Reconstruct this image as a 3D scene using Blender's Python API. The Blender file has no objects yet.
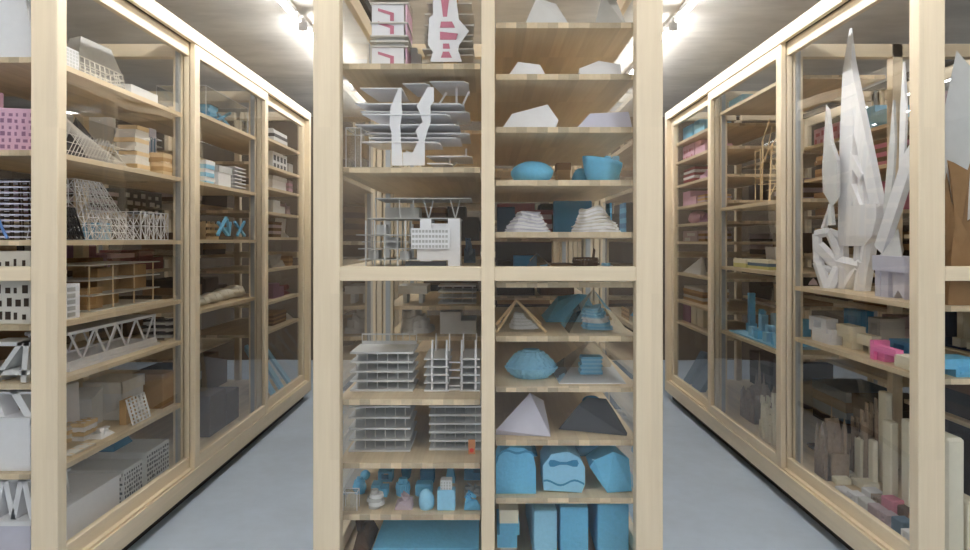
import bpy, bmesh, math, random
from mathutils import Vector, Matrix
R = random.Random(7)
COL = bpy.context.scene.collection
EYE, F, CX, CY = 1.6, 647.0, 488.0, 241.0
D0 = 2.72                      # depth of the three cabinet ends
PITCH = 1.27
BAYS = [D0, 4.05, 5.32, 6.62]
HALF = 0.736                   # half width of a cabinet
WSIDE = 1.81                   # lateral distance of the side cabinets' aisle faces

# ------------------------------------------------------------------ materials
def newmat(name):
    m = bpy.data.materials.new(name); m.use_nodes = True
    nt = m.node_tree; nt.nodes.clear()
    return m, nt, nt.nodes, nt.links
def lin(c):
    return tuple((v/255/12.92 if v/255 <= .04045 else ((v/255+.055)/1.055)**2.4) for v in c)
def plain(name, rgb, rough=.7, var=.10, scale=25, metal=0.0, bump=0.0):
    m, nt, N, L = newmat(name)
    out = N.new('ShaderNodeOutputMaterial'); b = N.new('ShaderNodeBsdfPrincipled')
    tc = N.new('ShaderNodeTexCoord'); no = N.new('ShaderNodeTexNoise'); mr = N.new('ShaderNodeMapRange'); mx = N.new('ShaderNodeMix')
    mx.data_type = 'RGBA'; mx.blend_type = 'MULTIPLY'; mx.inputs[0].default_value = 1
    no.inputs['Scale'].default_value = scale; no.inputs['Detail'].default_value = 4
    mr.inputs['To Min'].default_value = 1-var; mr.inputs['To Max'].default_value = 1+var
    L.new(tc.outputs['Object'], no.inputs['Vector']); L.new(no.outputs['Fac'], mr.inputs['Value'])
    c = lin(rgb); mx.inputs[6].default_value = (*c, 1)
    L.new(mr.outputs[0], mx.inputs[7]); L.new(mx.outputs[2], b.inputs['Base Color'])
    b.inputs['Roughness'].default_value = rough; b.inputs['Metallic'].default_value = metal
    b.inputs['Specular IOR Level'].default_value = .3
    if bump:
        bp = N.new('ShaderNodeBump'); bp.inputs['Strength'].default_value = bump; bp.inputs['Distance'].default_value = .01
        L.new(no.outputs['Fac'], bp.inputs['Height']); L.new(bp.outputs[0], b.inputs['Normal'])
    L.new(b.outputs[0], out.inputs[0]); return m
def wood(name, axis, c1=(224, 207, 178), c2=(232, 216, 188), strip=(.05, .7), block=.045, rough=.45, edge=0):
    """pale maple: fine grain along axis, glued strips of slightly different tone"""
    m, nt, N, L = newmat(name)
    out = N.new('ShaderNodeOutputMaterial'); b = N.new('ShaderNodeBsdfPrincipled')
    tc = N.new('ShaderNodeTexCoord'); mp = N.new('ShaderNodeMapping'); no = N.new('ShaderNodeTexNoise'); cr = N.new('ShaderNodeValToRGB')
    s = [26, 26, 26]; s[axis] = 1.1; mp.inputs['Scale'].default_value = s
    no.inputs['Scale'].default_value = 2.2; no.inputs['Detail'].default_value = 6; no.inputs['Roughness'].default_value = .65
    L.new(tc.outputs['Object'], mp.inputs[0]); L.new(mp.outputs[0], no.inputs['Vector']); L.new(no.outputs['Fac'], cr.inputs[0])
    cr.color_ramp.elements[0].position = .3; cr.color_ramp.elements[1].position = .7
    cr.color_ramp.elements[0].color = (*lin(c1), 1); cr.color_ramp.elements[1].color = (*lin(c2), 1)
    sn = N.new('ShaderNodeVectorMath'); sn.operation = 'SNAP'
    st = [strip[0]]*3; st[axis] = strip[1]; sn.inputs[1].default_value = st
    off = N.new('ShaderNodeVectorMath'); off.operation = 'ADD'; off.inputs[1].default_value = (.013, .37, .021)
    wn = N.new('ShaderNodeTexWhiteNoise'); mr = N.new('ShaderNodeMapRange')
    mr.inputs['To Min'].default_value = 1-block; mr.inputs['To Max'].default_value = 1+block*.35
    L.new(tc.outputs['Object'], off.inputs[0]); L.new(off.outputs[0], sn.inputs[0]); L.new(sn.outputs[0], wn.inputs[0]); L.new(wn.outputs['Value'], mr.inputs['Value'])
    mx = N.new('ShaderNodeMix'); mx.data_type = 'RGBA'; mx.blend_type = 'MULTIPLY'; mx.inputs[0].default_value = 1
    if edge:                                        # end grain of the glued strips shows on the board's end
        ge = N.new('ShaderNodeNewGeometry'); sp = N.new('ShaderNodeSeparateXYZ'); ab = N.new('ShaderNodeMath'); ab.operation = 'ABSOLUTE'
        L.new(ge.outputs['Normal'], sp.inputs[0]); L.new(sp.outputs['Y'], ab.inputs[0]); L.new(ab.outputs[0], mx.inputs[0])
        mx.inputs[0].default_value = .35; mm = N.new('ShaderNodeMath'); mm.operation = 'MULTIPLY_ADD'; mm.inputs[1].default_value = .7; mm.inputs[2].default_value = .3
        L.new(ab.outputs[0], mm.inputs[0]); L.new(mm.outputs[0], mx.inputs[0])
    L.new(cr.outputs[0], mx.inputs[6]); L.new(mr.outputs[0], mx.inputs[7]); L.new(mx.outputs[2], b.inputs['Base Color'])
    b.inputs['Roughness'].default_value = rough; b.inputs['Specular IOR Level'].default_value = .35
    L.new(b.outputs[0], out.inputs[0]); return m
def glassmat(name, tint=(.965, .975, .97), k=1.0, f0=.045, wav=.0, rough=0.0):
    """a sheet of clear glass or acrylic: see-through with a Schlick reflection"""
    m, nt, N, L = newmat(name)
    out = N.new('ShaderNodeOutputMaterial'); t = N.new('ShaderNodeBsdfTransparent'); g = N.new('ShaderNodeBsdfGlossy'); mix = N.new('ShaderNodeMixShader')
    t.inputs[0].default_value = (*tint, 1); g.inputs['Roughness'].default_value = rough; g.inputs[0].default_value = (1, 1, 1, 1)
    lw = N.new('ShaderNodeLayerWeight'); lw.inputs[0].default_value = .5
    p = N.new('ShaderNodeMath'); p.operation = 'POWER'; p.inputs[1].default_value = 5
    a = N.new('ShaderNodeMath'); a.operation = 'MULTIPLY_ADD'; a.inputs[1].default_value = .9*k; a.inputs[2].default_value = f0*k; a.use_clamp = True
    L.new(lw.outputs['Facing'], p.inputs[0]); L.new(p.outputs[0], a.inputs[0]); L.new(a.outputs[0], mix.inputs[0])
    if wav:
        tc = N.new('ShaderNodeTexCoord'); no = N.new('ShaderNodeTexNoise'); no.inputs['Scale'].default_value = 1.6; no.inputs['Detail'].default_value = 0
        bp = N.new('ShaderNodeBump'); bp.inputs['Strength'].default_value = 1; bp.inputs['Distance'].default_value = wav
        L.new(tc.outputs['Object'], no.inputs['Vector']); L.new(no.outputs['Fac'], bp.inputs['Height']); L.new(bp.outputs[0], g.inputs['Normal'])
    L.new(t.outputs[0], mix.inputs[1]); L.new(g.outputs[0], mix.inputs[2]); L.new(mix.outputs[0], out.inputs[0]); return m
def emit(name, rgb, s):
    m, nt, N, L = newmat(name)
    out = N.new('ShaderNodeOutputMaterial'); e = N.new('ShaderNodeEmission'); e.inputs[0].default_value = (*rgb, 1); e.inputs[1].default_value = s
    L.new(e.outputs[0], out.inputs[0]); return m
def concrete(name, rgb, floor=False):
    m, nt, N, L = newmat(name)
    out = N.new('ShaderNodeOutputMaterial'); b = N.new('ShaderNodeBsdfPrincipled')
    tc = N.new('ShaderNodeTexCoord'); no = N.new('ShaderNodeTexNoise'); no2 = N.new('ShaderNodeTexNoise'); cr = N.new('ShaderNodeValToRGB')
    mp = N.new('ShaderNodeMapping'); mp.inputs['Scale'].default_value = (.55, 1.5, 1) if not floor else (1, 1, 1)
    no.inputs['Scale'].default_value = 1.6; no.inputs['Detail'].default_value = 8; no.inputs['Roughness'].default_value = .6
    no2.inputs['Scale'].default_value = 14 if floor else 9; no2.inputs['Detail'].default_value = 5
    add = N.new('ShaderNodeMath'); add.operation = 'MULTIPLY_ADD'; add.inputs[1].default_value = .35
    L.new(tc.outputs['Object'], mp.inputs[0]); L.new(mp.outputs[0], no.inputs['Vector']); L.new(mp.outputs[0], no2.inputs['Vector'])
    L.new(no2.outputs['Fac'], add.inputs[0]); L.new(no.outputs['Fac'], add.inputs[2]); L.new(add.outputs[0], cr.inputs[0])
    c = lin(rgb); k = .10 if floor else .17
    cr.color_ramp.elements[0].position = .45; cr.color_ramp.elements[1].position = .9
    cr.color_ramp.elements[0].color = (*[v*(1-k) for v in c], 1); cr.color_ramp.elements[1].color = (*[v*(1+k) for v in c], 1)
    L.new(cr.outputs[0], b.inputs['Base Color']); b.inputs['Roughness'].default_value = .38 if floor else .85
    b.inputs['Specular IOR Level'].default_value = .4 if floor else .2
    if not floor:                                   # board marks of the formwork
        w = N.new('ShaderNodeTexWave'); w.wave_type = 'BANDS'; w.bands_direction = 'Y'; w.inputs['Scale'].default_value = .35; w.inputs['Distortion'].default_value = .3
        bp = N.new('ShaderNodeBump'); bp.inputs['Strength'].default_value = .25; bp.inputs['Distance'].default_value = .02
        L.new(add.outputs[0], bp.inputs['Height']); L.new(bp.outputs[0], b.inputs['Normal'])
    L.new(b.outputs[0], out.inputs[0]); return m
WZ, WX, WY = wood('maple_upright', 2), wood('maple_crosswise', 0), wood('maple_lengthwise', 1)
SHELF = wood('maple_shelf', 1, (212, 189, 155), (224, 205, 173), strip=(.045, .9), block=.42, edge=1)
M = dict(
 white=plain('white_card', (236, 236, 240), .75, .05), offw=plain('offwhite_card', (214, 210, 202), .8, .07), lav=plain('lavender_white_card', (204, 203, 220), .75, .07),
 grey=plain('grey_card', (180, 180, 178), .75, .10), lgrey=plain('light_grey_card', (212, 213, 214), .75, .06), dgrey=plain('dark_grey_card', (78, 80, 86), .75, .12), black=plain('black_card', (34, 32, 34), .7, .2),
 blue=plain('blue_foam', (110, 188, 230), .8, .12, 60, bump=.25), lblue=plain('light_blue_foam', (148, 206, 238), .8, .10, 60, bump=.2), dblue=plain('deep_blue_foam', (64, 138, 186), .8, .14, 40, bump=.2), navy=plain('navy_board', (34, 56, 84), .7, .15),
 pink=plain('pink_card', (220, 178, 200), .75, .10), hot=plain('hot_pink_foam', (244, 132, 188), .7, .06), ppink=plain('pale_pink_card', (226, 204, 204), .8, .06), bark=plain('dark_grey_brown', (92, 80, 80), .8, .15), rose=plain('rose_card', (196, 120, 140), .75, .08), red=plain('red_card', (136, 62, 64), .7, .15), redd=plain('red_dot', (230, 60, 40), .5, .02),
 cream=plain('cream_foam', (234, 227, 206), .8, .08), tan=plain('tan_board', (190, 152, 104), .75, .14), card=plain('brown_cardboard', (150, 116, 80), .85, .12), brown=plain('brown_wood', (104, 76, 52), .7, .22), dark=plain('dark_brown', (58, 46, 38), .75, .25),
 balsa=plain('balsa', (220, 192, 150), .7, .1), yellow=plain('yellowish_foam', (206, 200, 132), .8, .12), purple=plain('purple_card', (150, 110, 140), .75, .1), slate=plain('slate_blue_card', (92, 118, 142), .7, .12), shell=plain('shell_white', (226, 220, 204), .6, .08, 40), mauve=plain('mauve_card', (186, 168, 176), .8, .1),
 steel=plain('galvanised_steel', (176, 180, 184), .4, .08, metal=.7), rubber=plain('dark_track', (40, 34, 30), .6, .1),
 stone=plain('greybrown_plaster', (160, 142, 126), .9, .3, 45, bump=.6), orange=plain('orange_card', (214, 142, 92), .7, .05))
GLASS = glassmat('cabinet_glass', k=1.5, wav=.01)
GLASS2 = glassmat('outer_aisle_glass', tint=(.94, .95, .945), k=.45, wav=.008)
ENDGLASS = glassmat('end_glass', k=1.2, wav=.004)
ACR = glassmat('clear_acrylic', tint=(.88, .90, .91), k=1.7, f0=.07)
FROST = glassmat('cloudy_acrylic', tint=(.72, .74, .76), k=3.0, f0=.10, rough=.35)

# ------------------------------------------------------------------ mesh building
class MB:
    def __init__(s): s.v = []; s.f = []
    def add(s, vs, fs):
        o = len(s.v); s.v += [tuple(v) for v in vs]; s.f += [tuple(i+o for i in f) for f in fs]; return s
    def box(s, x0, x1, y0, y1, z0, z1, c=0.0):
        if c <= 0:
            return s.add([(x0,y0,z0),(x1,y0,z0),(x1,y1,z0),(x0,y1,z0),(x0,y0,z1),(x1,y0,z1),(x1,y1,z1),(x0,y1,z1)],
                         [(0,3,2,1),(4,5,6,7),(0,1,5,4),(1,2,6,5),(2,3,7,6),(3,0,4,7)])
        pts = []
        for x, sx in ((x0, 1), (x1, -1)):
            for y, sy in ((y0, 1), (y1, -1)):
                for z, sz in ((z0, 1), (z1, -1)):
                    pts += [(x+sx*c, y+sy*c, z), (x+sx*c, y, z+sz*c), (x, y+sy*c, z+sz*c)]
        return s.hull(pts)
    def rbox(s, cx, cy, z0, w, d, h, rz=0, top=1.0, c=0):
        ca, sa = math.cos(rz), math.sin(rz); P = []
        for z, k in ((z0, 1), (z0+h, top)):
            for x, y in ((-w/2,-d/2),(w/2,-d/2),(w/2,d/2),(-w/2,d/2)):
                P.append((cx+(x*ca-y*sa)*k, cy+(x*sa+y*ca)*k, z))
        return s.add(P, [(0,3,2,1),(4,5,6,7),(0,1,5,4),(1,2,6,5),(2,3,7,6),(3,0,4,7)])
    def hull(s, pts):
        bm = bmesh.new()
        for p in pts: bm.verts.new(p)
        r = bmesh.ops.convex_hull(bm, input=bm.verts)
        dead = [e for e in r['geom_interior'] if isinstance(e, bmesh.types.BMVert)]
        bmesh.ops.delete(bm, geom=dead, context='VERTS')
        bmesh.ops.dissolve_limit(bm, angle_limit=.01, verts=bm.verts, edges=bm.edges)
        bm.verts.index_update()
        s.add([v.co[:] for v in bm.verts], [[v.index for v in f.verts] for f in bm.faces]); bm.free(); return s
    def prism(s, poly, a0, a1, ax=2, top=1.0):
        """poly in the two other axes (cyclic order x,y,z without ax), extruded along ax"""
        n = len(poly); cx = sum(p[0] for p in poly)/n; cy = sum(p[1] for p in poly)/n; P = []
        for a, k in ((a0, 1), (a1, top)):
            for u, v in poly:
                u, v = cx+(u-cx)*k, cy+(v-cy)*k
                P.append({0: (a, u, v), 1: (u, a, v), 2: (u, v, a)}[ax])
        return s.add(P, [tuple(range(n))[::-1], tuple(range(n, 2*n))]+[(i, (i+1) % n, n+(i+1) % n, n+i) for i in range(n)])
    def bar(s, p, q, r=.003, n=4, r2=None, ph=.785):
        p, q = Vector(p), Vector(q); d = q-p
        if d.length < 1e-6: return s
        a = d.orthogonal().normalized() if abs(d.normalized().z) < .95 else d.cross(Vector((0, 1, 0))).normalized()
        if abs(d.normalized().z) < .95: a = d.cross(Vector((0, 0, 1))).normalized()
        b = d.normalized().cross(a); r2 = r if r2 is None else r2; P = []
        for c, rr in ((p, r), (q, r2)):
            for i in range(n):
                t = ph+2*math.pi*i/n; P.append(c+a*(rr*math.cos(t))+b*(rr*math.sin(t)))
        return s.add(P, [tuple(range(n))[::-1], tuple(range(n, 2*n))]+[(i, (i+1) % n, n+(i+1) % n, n+i) for i in range(n)])
    def tube(s, pts, r=.004, n=6):
        for a, b in zip(pts, pts[1:]): s.bar(a, b, r, n)
        return s
    def rings(s, rings, cap=True):
        n = len(rings[0]); P = [p for r in rings for p in r]; Fs = []
        for k in range(len(rings)-1):
            for i in range(n):
                j = (i+1) % n; Fs.append((k*n+i, k*n+j, (k+1)*n+j, (k+1)*n+i))
        if cap: Fs += [tuple(range(n))[::-1], tuple(range((len(rings)-1)*n, len(rings)*n))]
        return s.add(P, Fs)
    def build(s, name, mat, parent=None, smooth=False, bevel=0):
        me = bpy.data.meshes.new(name); me.from_pydata(s.v, [], s.f); me.validate()
        bm = bmesh.new(); bm.from_mesh(me); bmesh.ops.recalc_face_normals(bm, faces=bm.faces)
        if smooth:
            for f in bm.faces: f.smooth = True
        bm.to_mesh(me); bm.free()
        if isinstance(mat, (list, tuple)):
            for m_ in mat: me.materials.append(m_)
        else: me.materials.append(mat)
        o = bpy.data.objects.new(name, me); COL.objects.link(o)
        if parent: o.parent = parent
        if bevel:
            b = o.modifiers.new('edge', 'BEVEL'); b.width = bevel; b.segments = 1; b.limit_method = 'ANGLE'
        return o
def tag(o, label, cat, group=None):
    o['label'] = label; o['category'] = cat
    if group: o['group'] = group
    return o
def empty(name, loc=(0, 0, 0), rz=0):
    o = bpy.data.objects.new(name, None); COL.objects.link(o); o.empty_display_size = .05
    o.location = loc; o.rotation_euler = (0, 0, rz); return o
def struct(o): o['kind'] = 'structure'; return o

# ------------------------------------------------------------------ room
HC = 3.27
XR, YN, YF = 6.4, -4.5, 8.7
struct(MB().box(-XR, XR, YN, YF, -.1, 0).build('floor', concrete('floor_screed', (172, 186, 202), True)))
CONC = concrete('ceiling_concrete', (206, 203, 198))
struct(MB().box(-XR, XR, YN, YF, HC, HC+.1).build('ceiling', CONC))
WALLM = plain('wall_plaster', (200, 198, 194), .9, .06, 3); WALLD = plain('wall_dark_panel', (104, 92, 80), .8, .25, 2.5)
struct(MB().box(-XR-.1, -XR, YN, YF, 0, HC).build('wall_left', WALLD))
struct(MB().box(XR, XR+.1, YN, YF, 0, HC).build('wall_right', WALLD))
struct(MB().box(-XR, XR, YF, YF+.1, 0, HC).build('wall_back', WALLD))
struct(MB().box(-XR, XR, YN-.1, YN, 0, HC).build('wall_front', WALLM))

# strip lights over the aisles, plus unseen ones added for frontal light
TUBE = emit('tube_light', (1.0, .985, .96), 44)
FIX = plain('luminaire_body', (205, 205, 205), .4, .03)
TUBE2 = emit('tube_light_dim', (1.0, .97, .93), 9)
def strip_light(x, y0, y1, label, group=None):
    t = empty('strip_light', (x, (y0+y1)/2, 3.165)); tag(t, label, 'lamp', group)
    h = (y1-y0)/2
    b = MB().box(-.012, .012, -h, h, .035, .075)
    b.build('lamp_body', FIX, t)
    poly = [(.016*math.cos(a), .016*math.sin(a)+.013) for a in [i*math.pi/4 for i in range(8)]]
    MB().prism([(p[0], p[1]) for p in poly], -h+.03, h-.03, 1).build('light_tube', TUBE2 if abs(x) > 4 else TUBE, t)
    for s in (-1, 1):
        MB().box(-.03, .03, s*(h-.015)-.015, s*(h-.015)+.015, -.015, .04).build('lamp_end_cap', FIX, t)
        MB().bar((0, s*h*.7, .075), (0, s*h*.7, HC-3.165), .006, 6).build('hanger', FIX, t)
    return t
SIDE = {-1: 'left', 1: 'right'}
for s in (-1, 1):
    strip_light(s*1.36, .9, 4.55, 'long white strip light over the %s aisle, its front length' % SIDE[s])
    strip_light(s*1.36, 4.75, 6.5, 'long white strip light over the %s aisle, further length seen through glass' % SIDE[s])
    strip_light(s*2.5, -3.6, .9, 'added unseen strip light brightening the cabinet fronts from the %s side' % SIDE[s])  # added behind the camera, off the aisle line, to brighten cabinet fronts
    strip_light(s*1.36, 6.7, 8.5, 'short white strip light at the far end of the %s aisle' % SIDE[s])
    strip_light(s*4.5, 2.6, 8.0, 'white strip light over the outer aisle behind the %s cabinet' % SIDE[s])
    d = empty('smoke_detector', (s*1.27 + s*(-.0), 0, HC))
    d.location = ((s*1.40), 4.45, HC)
    tag(d, 'small grey ceiling detector beside the %s aisle strip light' % SIDE[s], 'detector')
    for nm, prof, mt in (('detector_base', ((.035, 0), (.035, -.02), (.028, -.03)), FIX), ('detector_head', ((.018, -.03), (.018, -.06), (.008, -.07)), M['grey'])):
        MB().rings([[(r*math.cos(i*math.pi/6), r*math.sin(i*math.pi/6), z) for i in range(12)] for r, z in prof]).build(nm, mt, d, True)

for y, nm in ((-1.6, 'nearer'), (-3.4, 'further')):  # cross strips added out of view to light the shelves from the front
    for s in (-1, 1):
        t = strip_light(0, -1.0, 1.0, 'added unseen cross strip light for the cabinet fronts, %s side, %s one' % (SIDE[s], nm))
        t.location = (s*3.6, y, 3.05); t.rotation_euler = (0, 0, math.pi/2)
# ------------------------------------------------------------------ cabinets
def zc(py, Y=2.785): return EYE-(py-CY)*Y/F
TSH = .024
def cabinet(xc, label, shelves, doors_on=(-1, 1)):
    """a long glazed showcase: xc centre; shelves[(bay, half)] = list of top heights; half -1 = its left, +1 = its right"""
    root = tag(empty('display_cabinet', (xc, 0, 0)), label, 'cabinet')
    Y0, Y1 = BAYS[0], BAYS[-1]
    H, zb, zt = HALF, .19, 2.825
    MB().box(-H+.06, H-.06, Y0+.06, Y1-.06, 0, .075).build('plinth', M['rubber'], root)
    MB().box(-H+.04, H-.04, Y0+.04, Y1-.04, .075, .185).build('cabinet_floor', SHELF, root)
    MB().box(-H+.05, H-.05, Y0+.3, Y0+.36, zt-.07, zt).build('top_tie', WX, root)
    for s in (-1, 1):
        b = MB().box(s*H, s*(H-.012), Y0+.06, Y1-.06, .075, .185, 0).box(s*(H-.022), s*(H-.05), Y0+.06, Y1-.06, .075, .19).box(s*(H-.012), s*(H-.022), Y0+.06, Y1-.06, .075, .175)
        b.build('base_rail', WY, root)
        MB().box(s*H, s*(H-.028), Y0+.06, Y1-.06, zt, 2.907).build('fascia', WY, root, bevel=.003)
        MB().box(s*(H-.028), s*(H-.10), Y0+.06, Y1-.06, zt+.012, 2.88).build('door_track', M['rubber'], root)
    for s, y in ((1, Y0), (-1, Y1)):
        ya, yb = sorted((y, y+s*.06))
        for q in (-1, 1):
            MB().box(*sorted((q*H, q*(H-.113))), ya, yb, .075, 2.907).build('corner_post', WZ, root, bevel=.003)
        MB().box(-.028, .028, ya, yb, .185, zt).build('end_post', WZ, root, bevel=.002)
        for q in (-1, 1):
            a, c = sorted((q*.028, q*(H-.113)))
            MB().box(a, c, ya, yb, 1.432, 1.492).build('end_rail', WX, root, bevel=.002)
            MB().box(a, c, ya, yb, .075, .185).build('end_base_rail', WX, root, bevel=.002)
            MB().box(a, c, ya, yb, zt, 2.907).build('end_fascia', WX, root, bevel=.002)
            ym = y+s*.035
            for z0, z1 in ((.185, 1.432), (1.492, zt)):
                MB().add([(a, ym, z0), (c, ym, z0), (c, ym, z1), (a, ym, z1)], [(0, 1, 2, 3)]).build('end_glass', ENDGLASS, root)
    for k in (1, 2):                                   # inner posts at the bay lines
        y = BAYS[k]
        for q in (-1, 1):
            MB().box(*sorted((q*(H-.085), q*(H-.145))), y-.03, y+.03, .185, zt).build('inner_post', WZ, root)
            for dy in (-.034, .034):
                MB().box(*sorted((q*(H-.10), q*(H-.13))), *sorted((y+dy, y+dy*.89)), .185, zt).build('shelf_standard', M['steel'], root)
        MB().box(-.03, .03, y-.03, y+.03, .185, zt).build('inner_post', WZ, root)
        MB().box(-H+.085, H-.085, y-.03, y+.03, zt-.08, zt).build('top_tie', WX, root)
    for (bay, half), zs in shelves.items():
        y0 = BAYS[bay]+(.065 if bay == 0 else .04); y1 = BAYS[bay+1]-(.04 if bay < 2 else .065)
        x0, x1 = sorted((half*.034, half*(H-.088)))
        for z in zs:
            MB().box(x0, x1, y0, y1, z-TSH, z).build('shelf', SHELF, root)
    for s in doors_on:                                 # three sliding doors on two tracks
        for k in range(3):
            outer = k == 1
            xo, xi = (H-.008, H-.04) if outer else (H-.046, H-.078)
            ya, yb = BAYS[k], BAYS[k+1]
            ya += -.035 if k else .062; yb += .035 if k < 2 else -.062
            za, zb2 = .188, zt+.008
            sw = .07
            f0, f1 = sorted((s*xo, s*xi))
            dr = empty('door'); dr.parent = root
            MB().box(f0, f1, ya, ya+sw, za, zb2).build('door_stile', WZ, dr, bevel=.003)
            MB().box(f0, f1, yb-sw, yb, za, zb2).build('door_stile', WZ, dr, bevel=.003)
            MB().box(f0, f1, ya+sw, yb-sw, za, za+.07).build('door_rail', WY, dr, bevel=.003)
            MB().box(f0, f1, ya+sw, yb-sw, zb2-.085, zb2).build('door_rail', WY, dr, bevel=.003)
            xm = (f0+f1)/2
            MB().add([(xm, ya+sw, za+.07), (xm, yb-sw, za+.07), (xm, yb-sw, zb2-.085), (xm, ya+sw, zb2-.085)], [(0, 1, 2, 3)]).build('door_glass', GLASS if abs(xc+s*H) < 2 else GLASS2, dr)
    return root
CLs = [zc(p) for p in (63.5, 167, 267, 399.5, 463, 514.5)]
CRs = [zc(p) for p in (22.5, 74, 127, 180, 232, 282, 336, 386.5, 440, 498)]
LFs = [zc(p) for p in (57, 150, 240, 325, 384, 474)]
L2s, L3s = [2.45, 1.995, 1.61, 1.144], [2.497, 2.26, 2.07, 1.855, 1.635, 1.354, 1.07, .82]
RFs = [1.32, 1.006]
R2s, R3s = [2.65, 1.87, 1.395, .877], [2.58, 2.39, 2.156, 1.94, 1.767, 1.595, 1.285, 1.014, .80]
XL, XRt = -(WSIDE+HALF), WSIDE+HALF
far = [2.35, 1.93, 1.47, 1.05, .62]
far2 = [2.2, 1.77, 1.39, .95, .55]
cabinet(0, 'central glazed maple display cabinet with white and blue models on its shelves',
        {(0, -1): CLs, (0, 1): CRs, (1, -1): [2.30, 1.93, 1.60, 1.19, .995, .6], (1, 1): [2.42, 2.0, 1.62, 1.25, .88, .52], (2, -1): far, (2, 1): far2})
cabinet(XL, 'glazed maple display cabinet left of the aisle, wire and card models inside',
        {(0, 1): LFs, (1, 1): L2s, (2, 1): L3s, (0, -1): [2.52, 2.10, 1.72, 1.42, .95, .50], (1, -1): [2.24, 1.80, 1.38, .9, .55], (2, -1): far})
cabinet(XRt, 'glazed maple display cabinet right of the aisle with the tall white spires',
        {(0, -1): RFs, (1, -1): R2s, (2, -1): R3s, (0, 1): [2.36, 2.02, 1.64, 1.27, 1.0, .62], (1, 1): [2.36, 2.1, 1.8, 1.5, 1.16, .7], (2, 1): far})

# ------------------------------------------------------------------ placing
GAPS = {('c', -1): CLs, ('c', 1): CRs, (-1, 0): LFs, (-1, 1): L2s, (-1, 2): L3s, (1, 0): RFs, (1, 1): R2s, (1, 2): R3s}
def room_above(key, zs):
    up_ = [z-TSH for z in GAPS[key] if z > zs+.02]
    return (min(up_) if up_ else 2.74)-zs-.006
def cen(px0, px1, zs, yt, Y=2.83, d=.25):
    """things in the end bay of the central cabinet: front face at depth Y"""
    x0, x1 = (px0-CX)*Y/F, (px1-CX)*Y/F
    zt = EYE-(yt-CY)*Y/F
    x0, x1 = max(x0, -.632), min(x1, .632)
    h = min(zt-zs, room_above(('c', -1 if x0+x1 < 0 else 1), zs)) if Y < 4 else zt-zs
    return dict(loc=((x0+x1)/2, Y+d/2, zs), rz=0, w=x1-x0, d=d, h=max(.012, h))
def side(s, px0, px1, zs, yt, lat=1.93, d=.25, yc=None):
    """things seen through a sliding door; s=-1 left cabinet, +1 right; near face at distance lat from the camera axis"""
    Ya, Yb = lat*F/abs(px0-CX), lat*F/abs(px1-CX)
    Ya, Yb = min(Ya, Yb), max(Ya, Yb); Ym = (Ya+Yb)/2
    k = 0 if Ym < BAYS[1] else (1 if Ym < BAYS[2] else 2); lo, hi = ((2.795, 4.0), (4.105, 5.265), (5.375, 6.54))[k]
    Yb = min(Yb, hi); Ya = max(min(Ya, Yb-.05), lo); Ym = (Ya+Yb)/2
    zt = EYE-(yt-CY)*Ym/F
    return dict(loc=(s*(lat+d/2), Ym, zs), rz=-s*math.pi/2, w=Yb-Ya, d=d, h=max(.012, min(zt-zs, room_above((s, k), zs))))
def lef(*a, **k): return side(-1, *a, **k)
def rig(*a, **k): return side(1, *a, **k)

# ------------------------------------------------------------------ model kinds: (w,d,h) -> [(part, MB, material, opts)]
def k_slabs(w, d, h, n=5, nx=5, th=.008, plate='white', post='white', jit=.0, r=.0013, core=None, fence=0, top=0):
    out = []; zs = [h*(1-fence)*i/(n-1+top) if n > 1 else 0 for i in range(n)]
    for i, z in enumerate(zs):
        a, b = (R.uniform(-jit, 0)*w, R.uniform(0, jit)*w)
        out.append(('floor_plate', MB().box(-w/2-a*0+(-a), w/2-b, -d/2, d/2, z, z+th), plate))
    zt = zs[-1] if not top else h
    for y in (-d/2+.03, d/2-.03):
        for i in range(nx):
            x = -w/2+.025+w*jit+(w-.05-2*w*jit)*i/max(1, nx-1)
            out.append(('thin_post', MB().box(x-r, x+r, y-r, y+r, th, max(zt, .02)), post))
    if core:
        out.append(('core', MB().box(-w*.14, w*.1, -d*.2, d*.25, th, zt), core))
    if fence:
        m = MB()
        for i in range(9):
            x = -w/2+.01+(w-.02)*i/8; m.box(x-.0015, x+.0015, d/2-.008, d/2-.005, zt, h*.99)
        m.box(-w/2+.008, w/2-.008, d/2-.008, d/2-.005, h*.97, h)
        m.box(-w/2+.008, w/2-.008, d/2-.008, d/2-.006, zt+th, zt+(h-zt)*.4)
        out.append(('roof_screen', m, plate))
    return out
def k_hull(w, d, h, pts, mat='white'):
    return [('', MB().hull([(x*w-w/2, y*d-d/2, z*h) for x, y, z in pts]), mat)]
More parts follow.
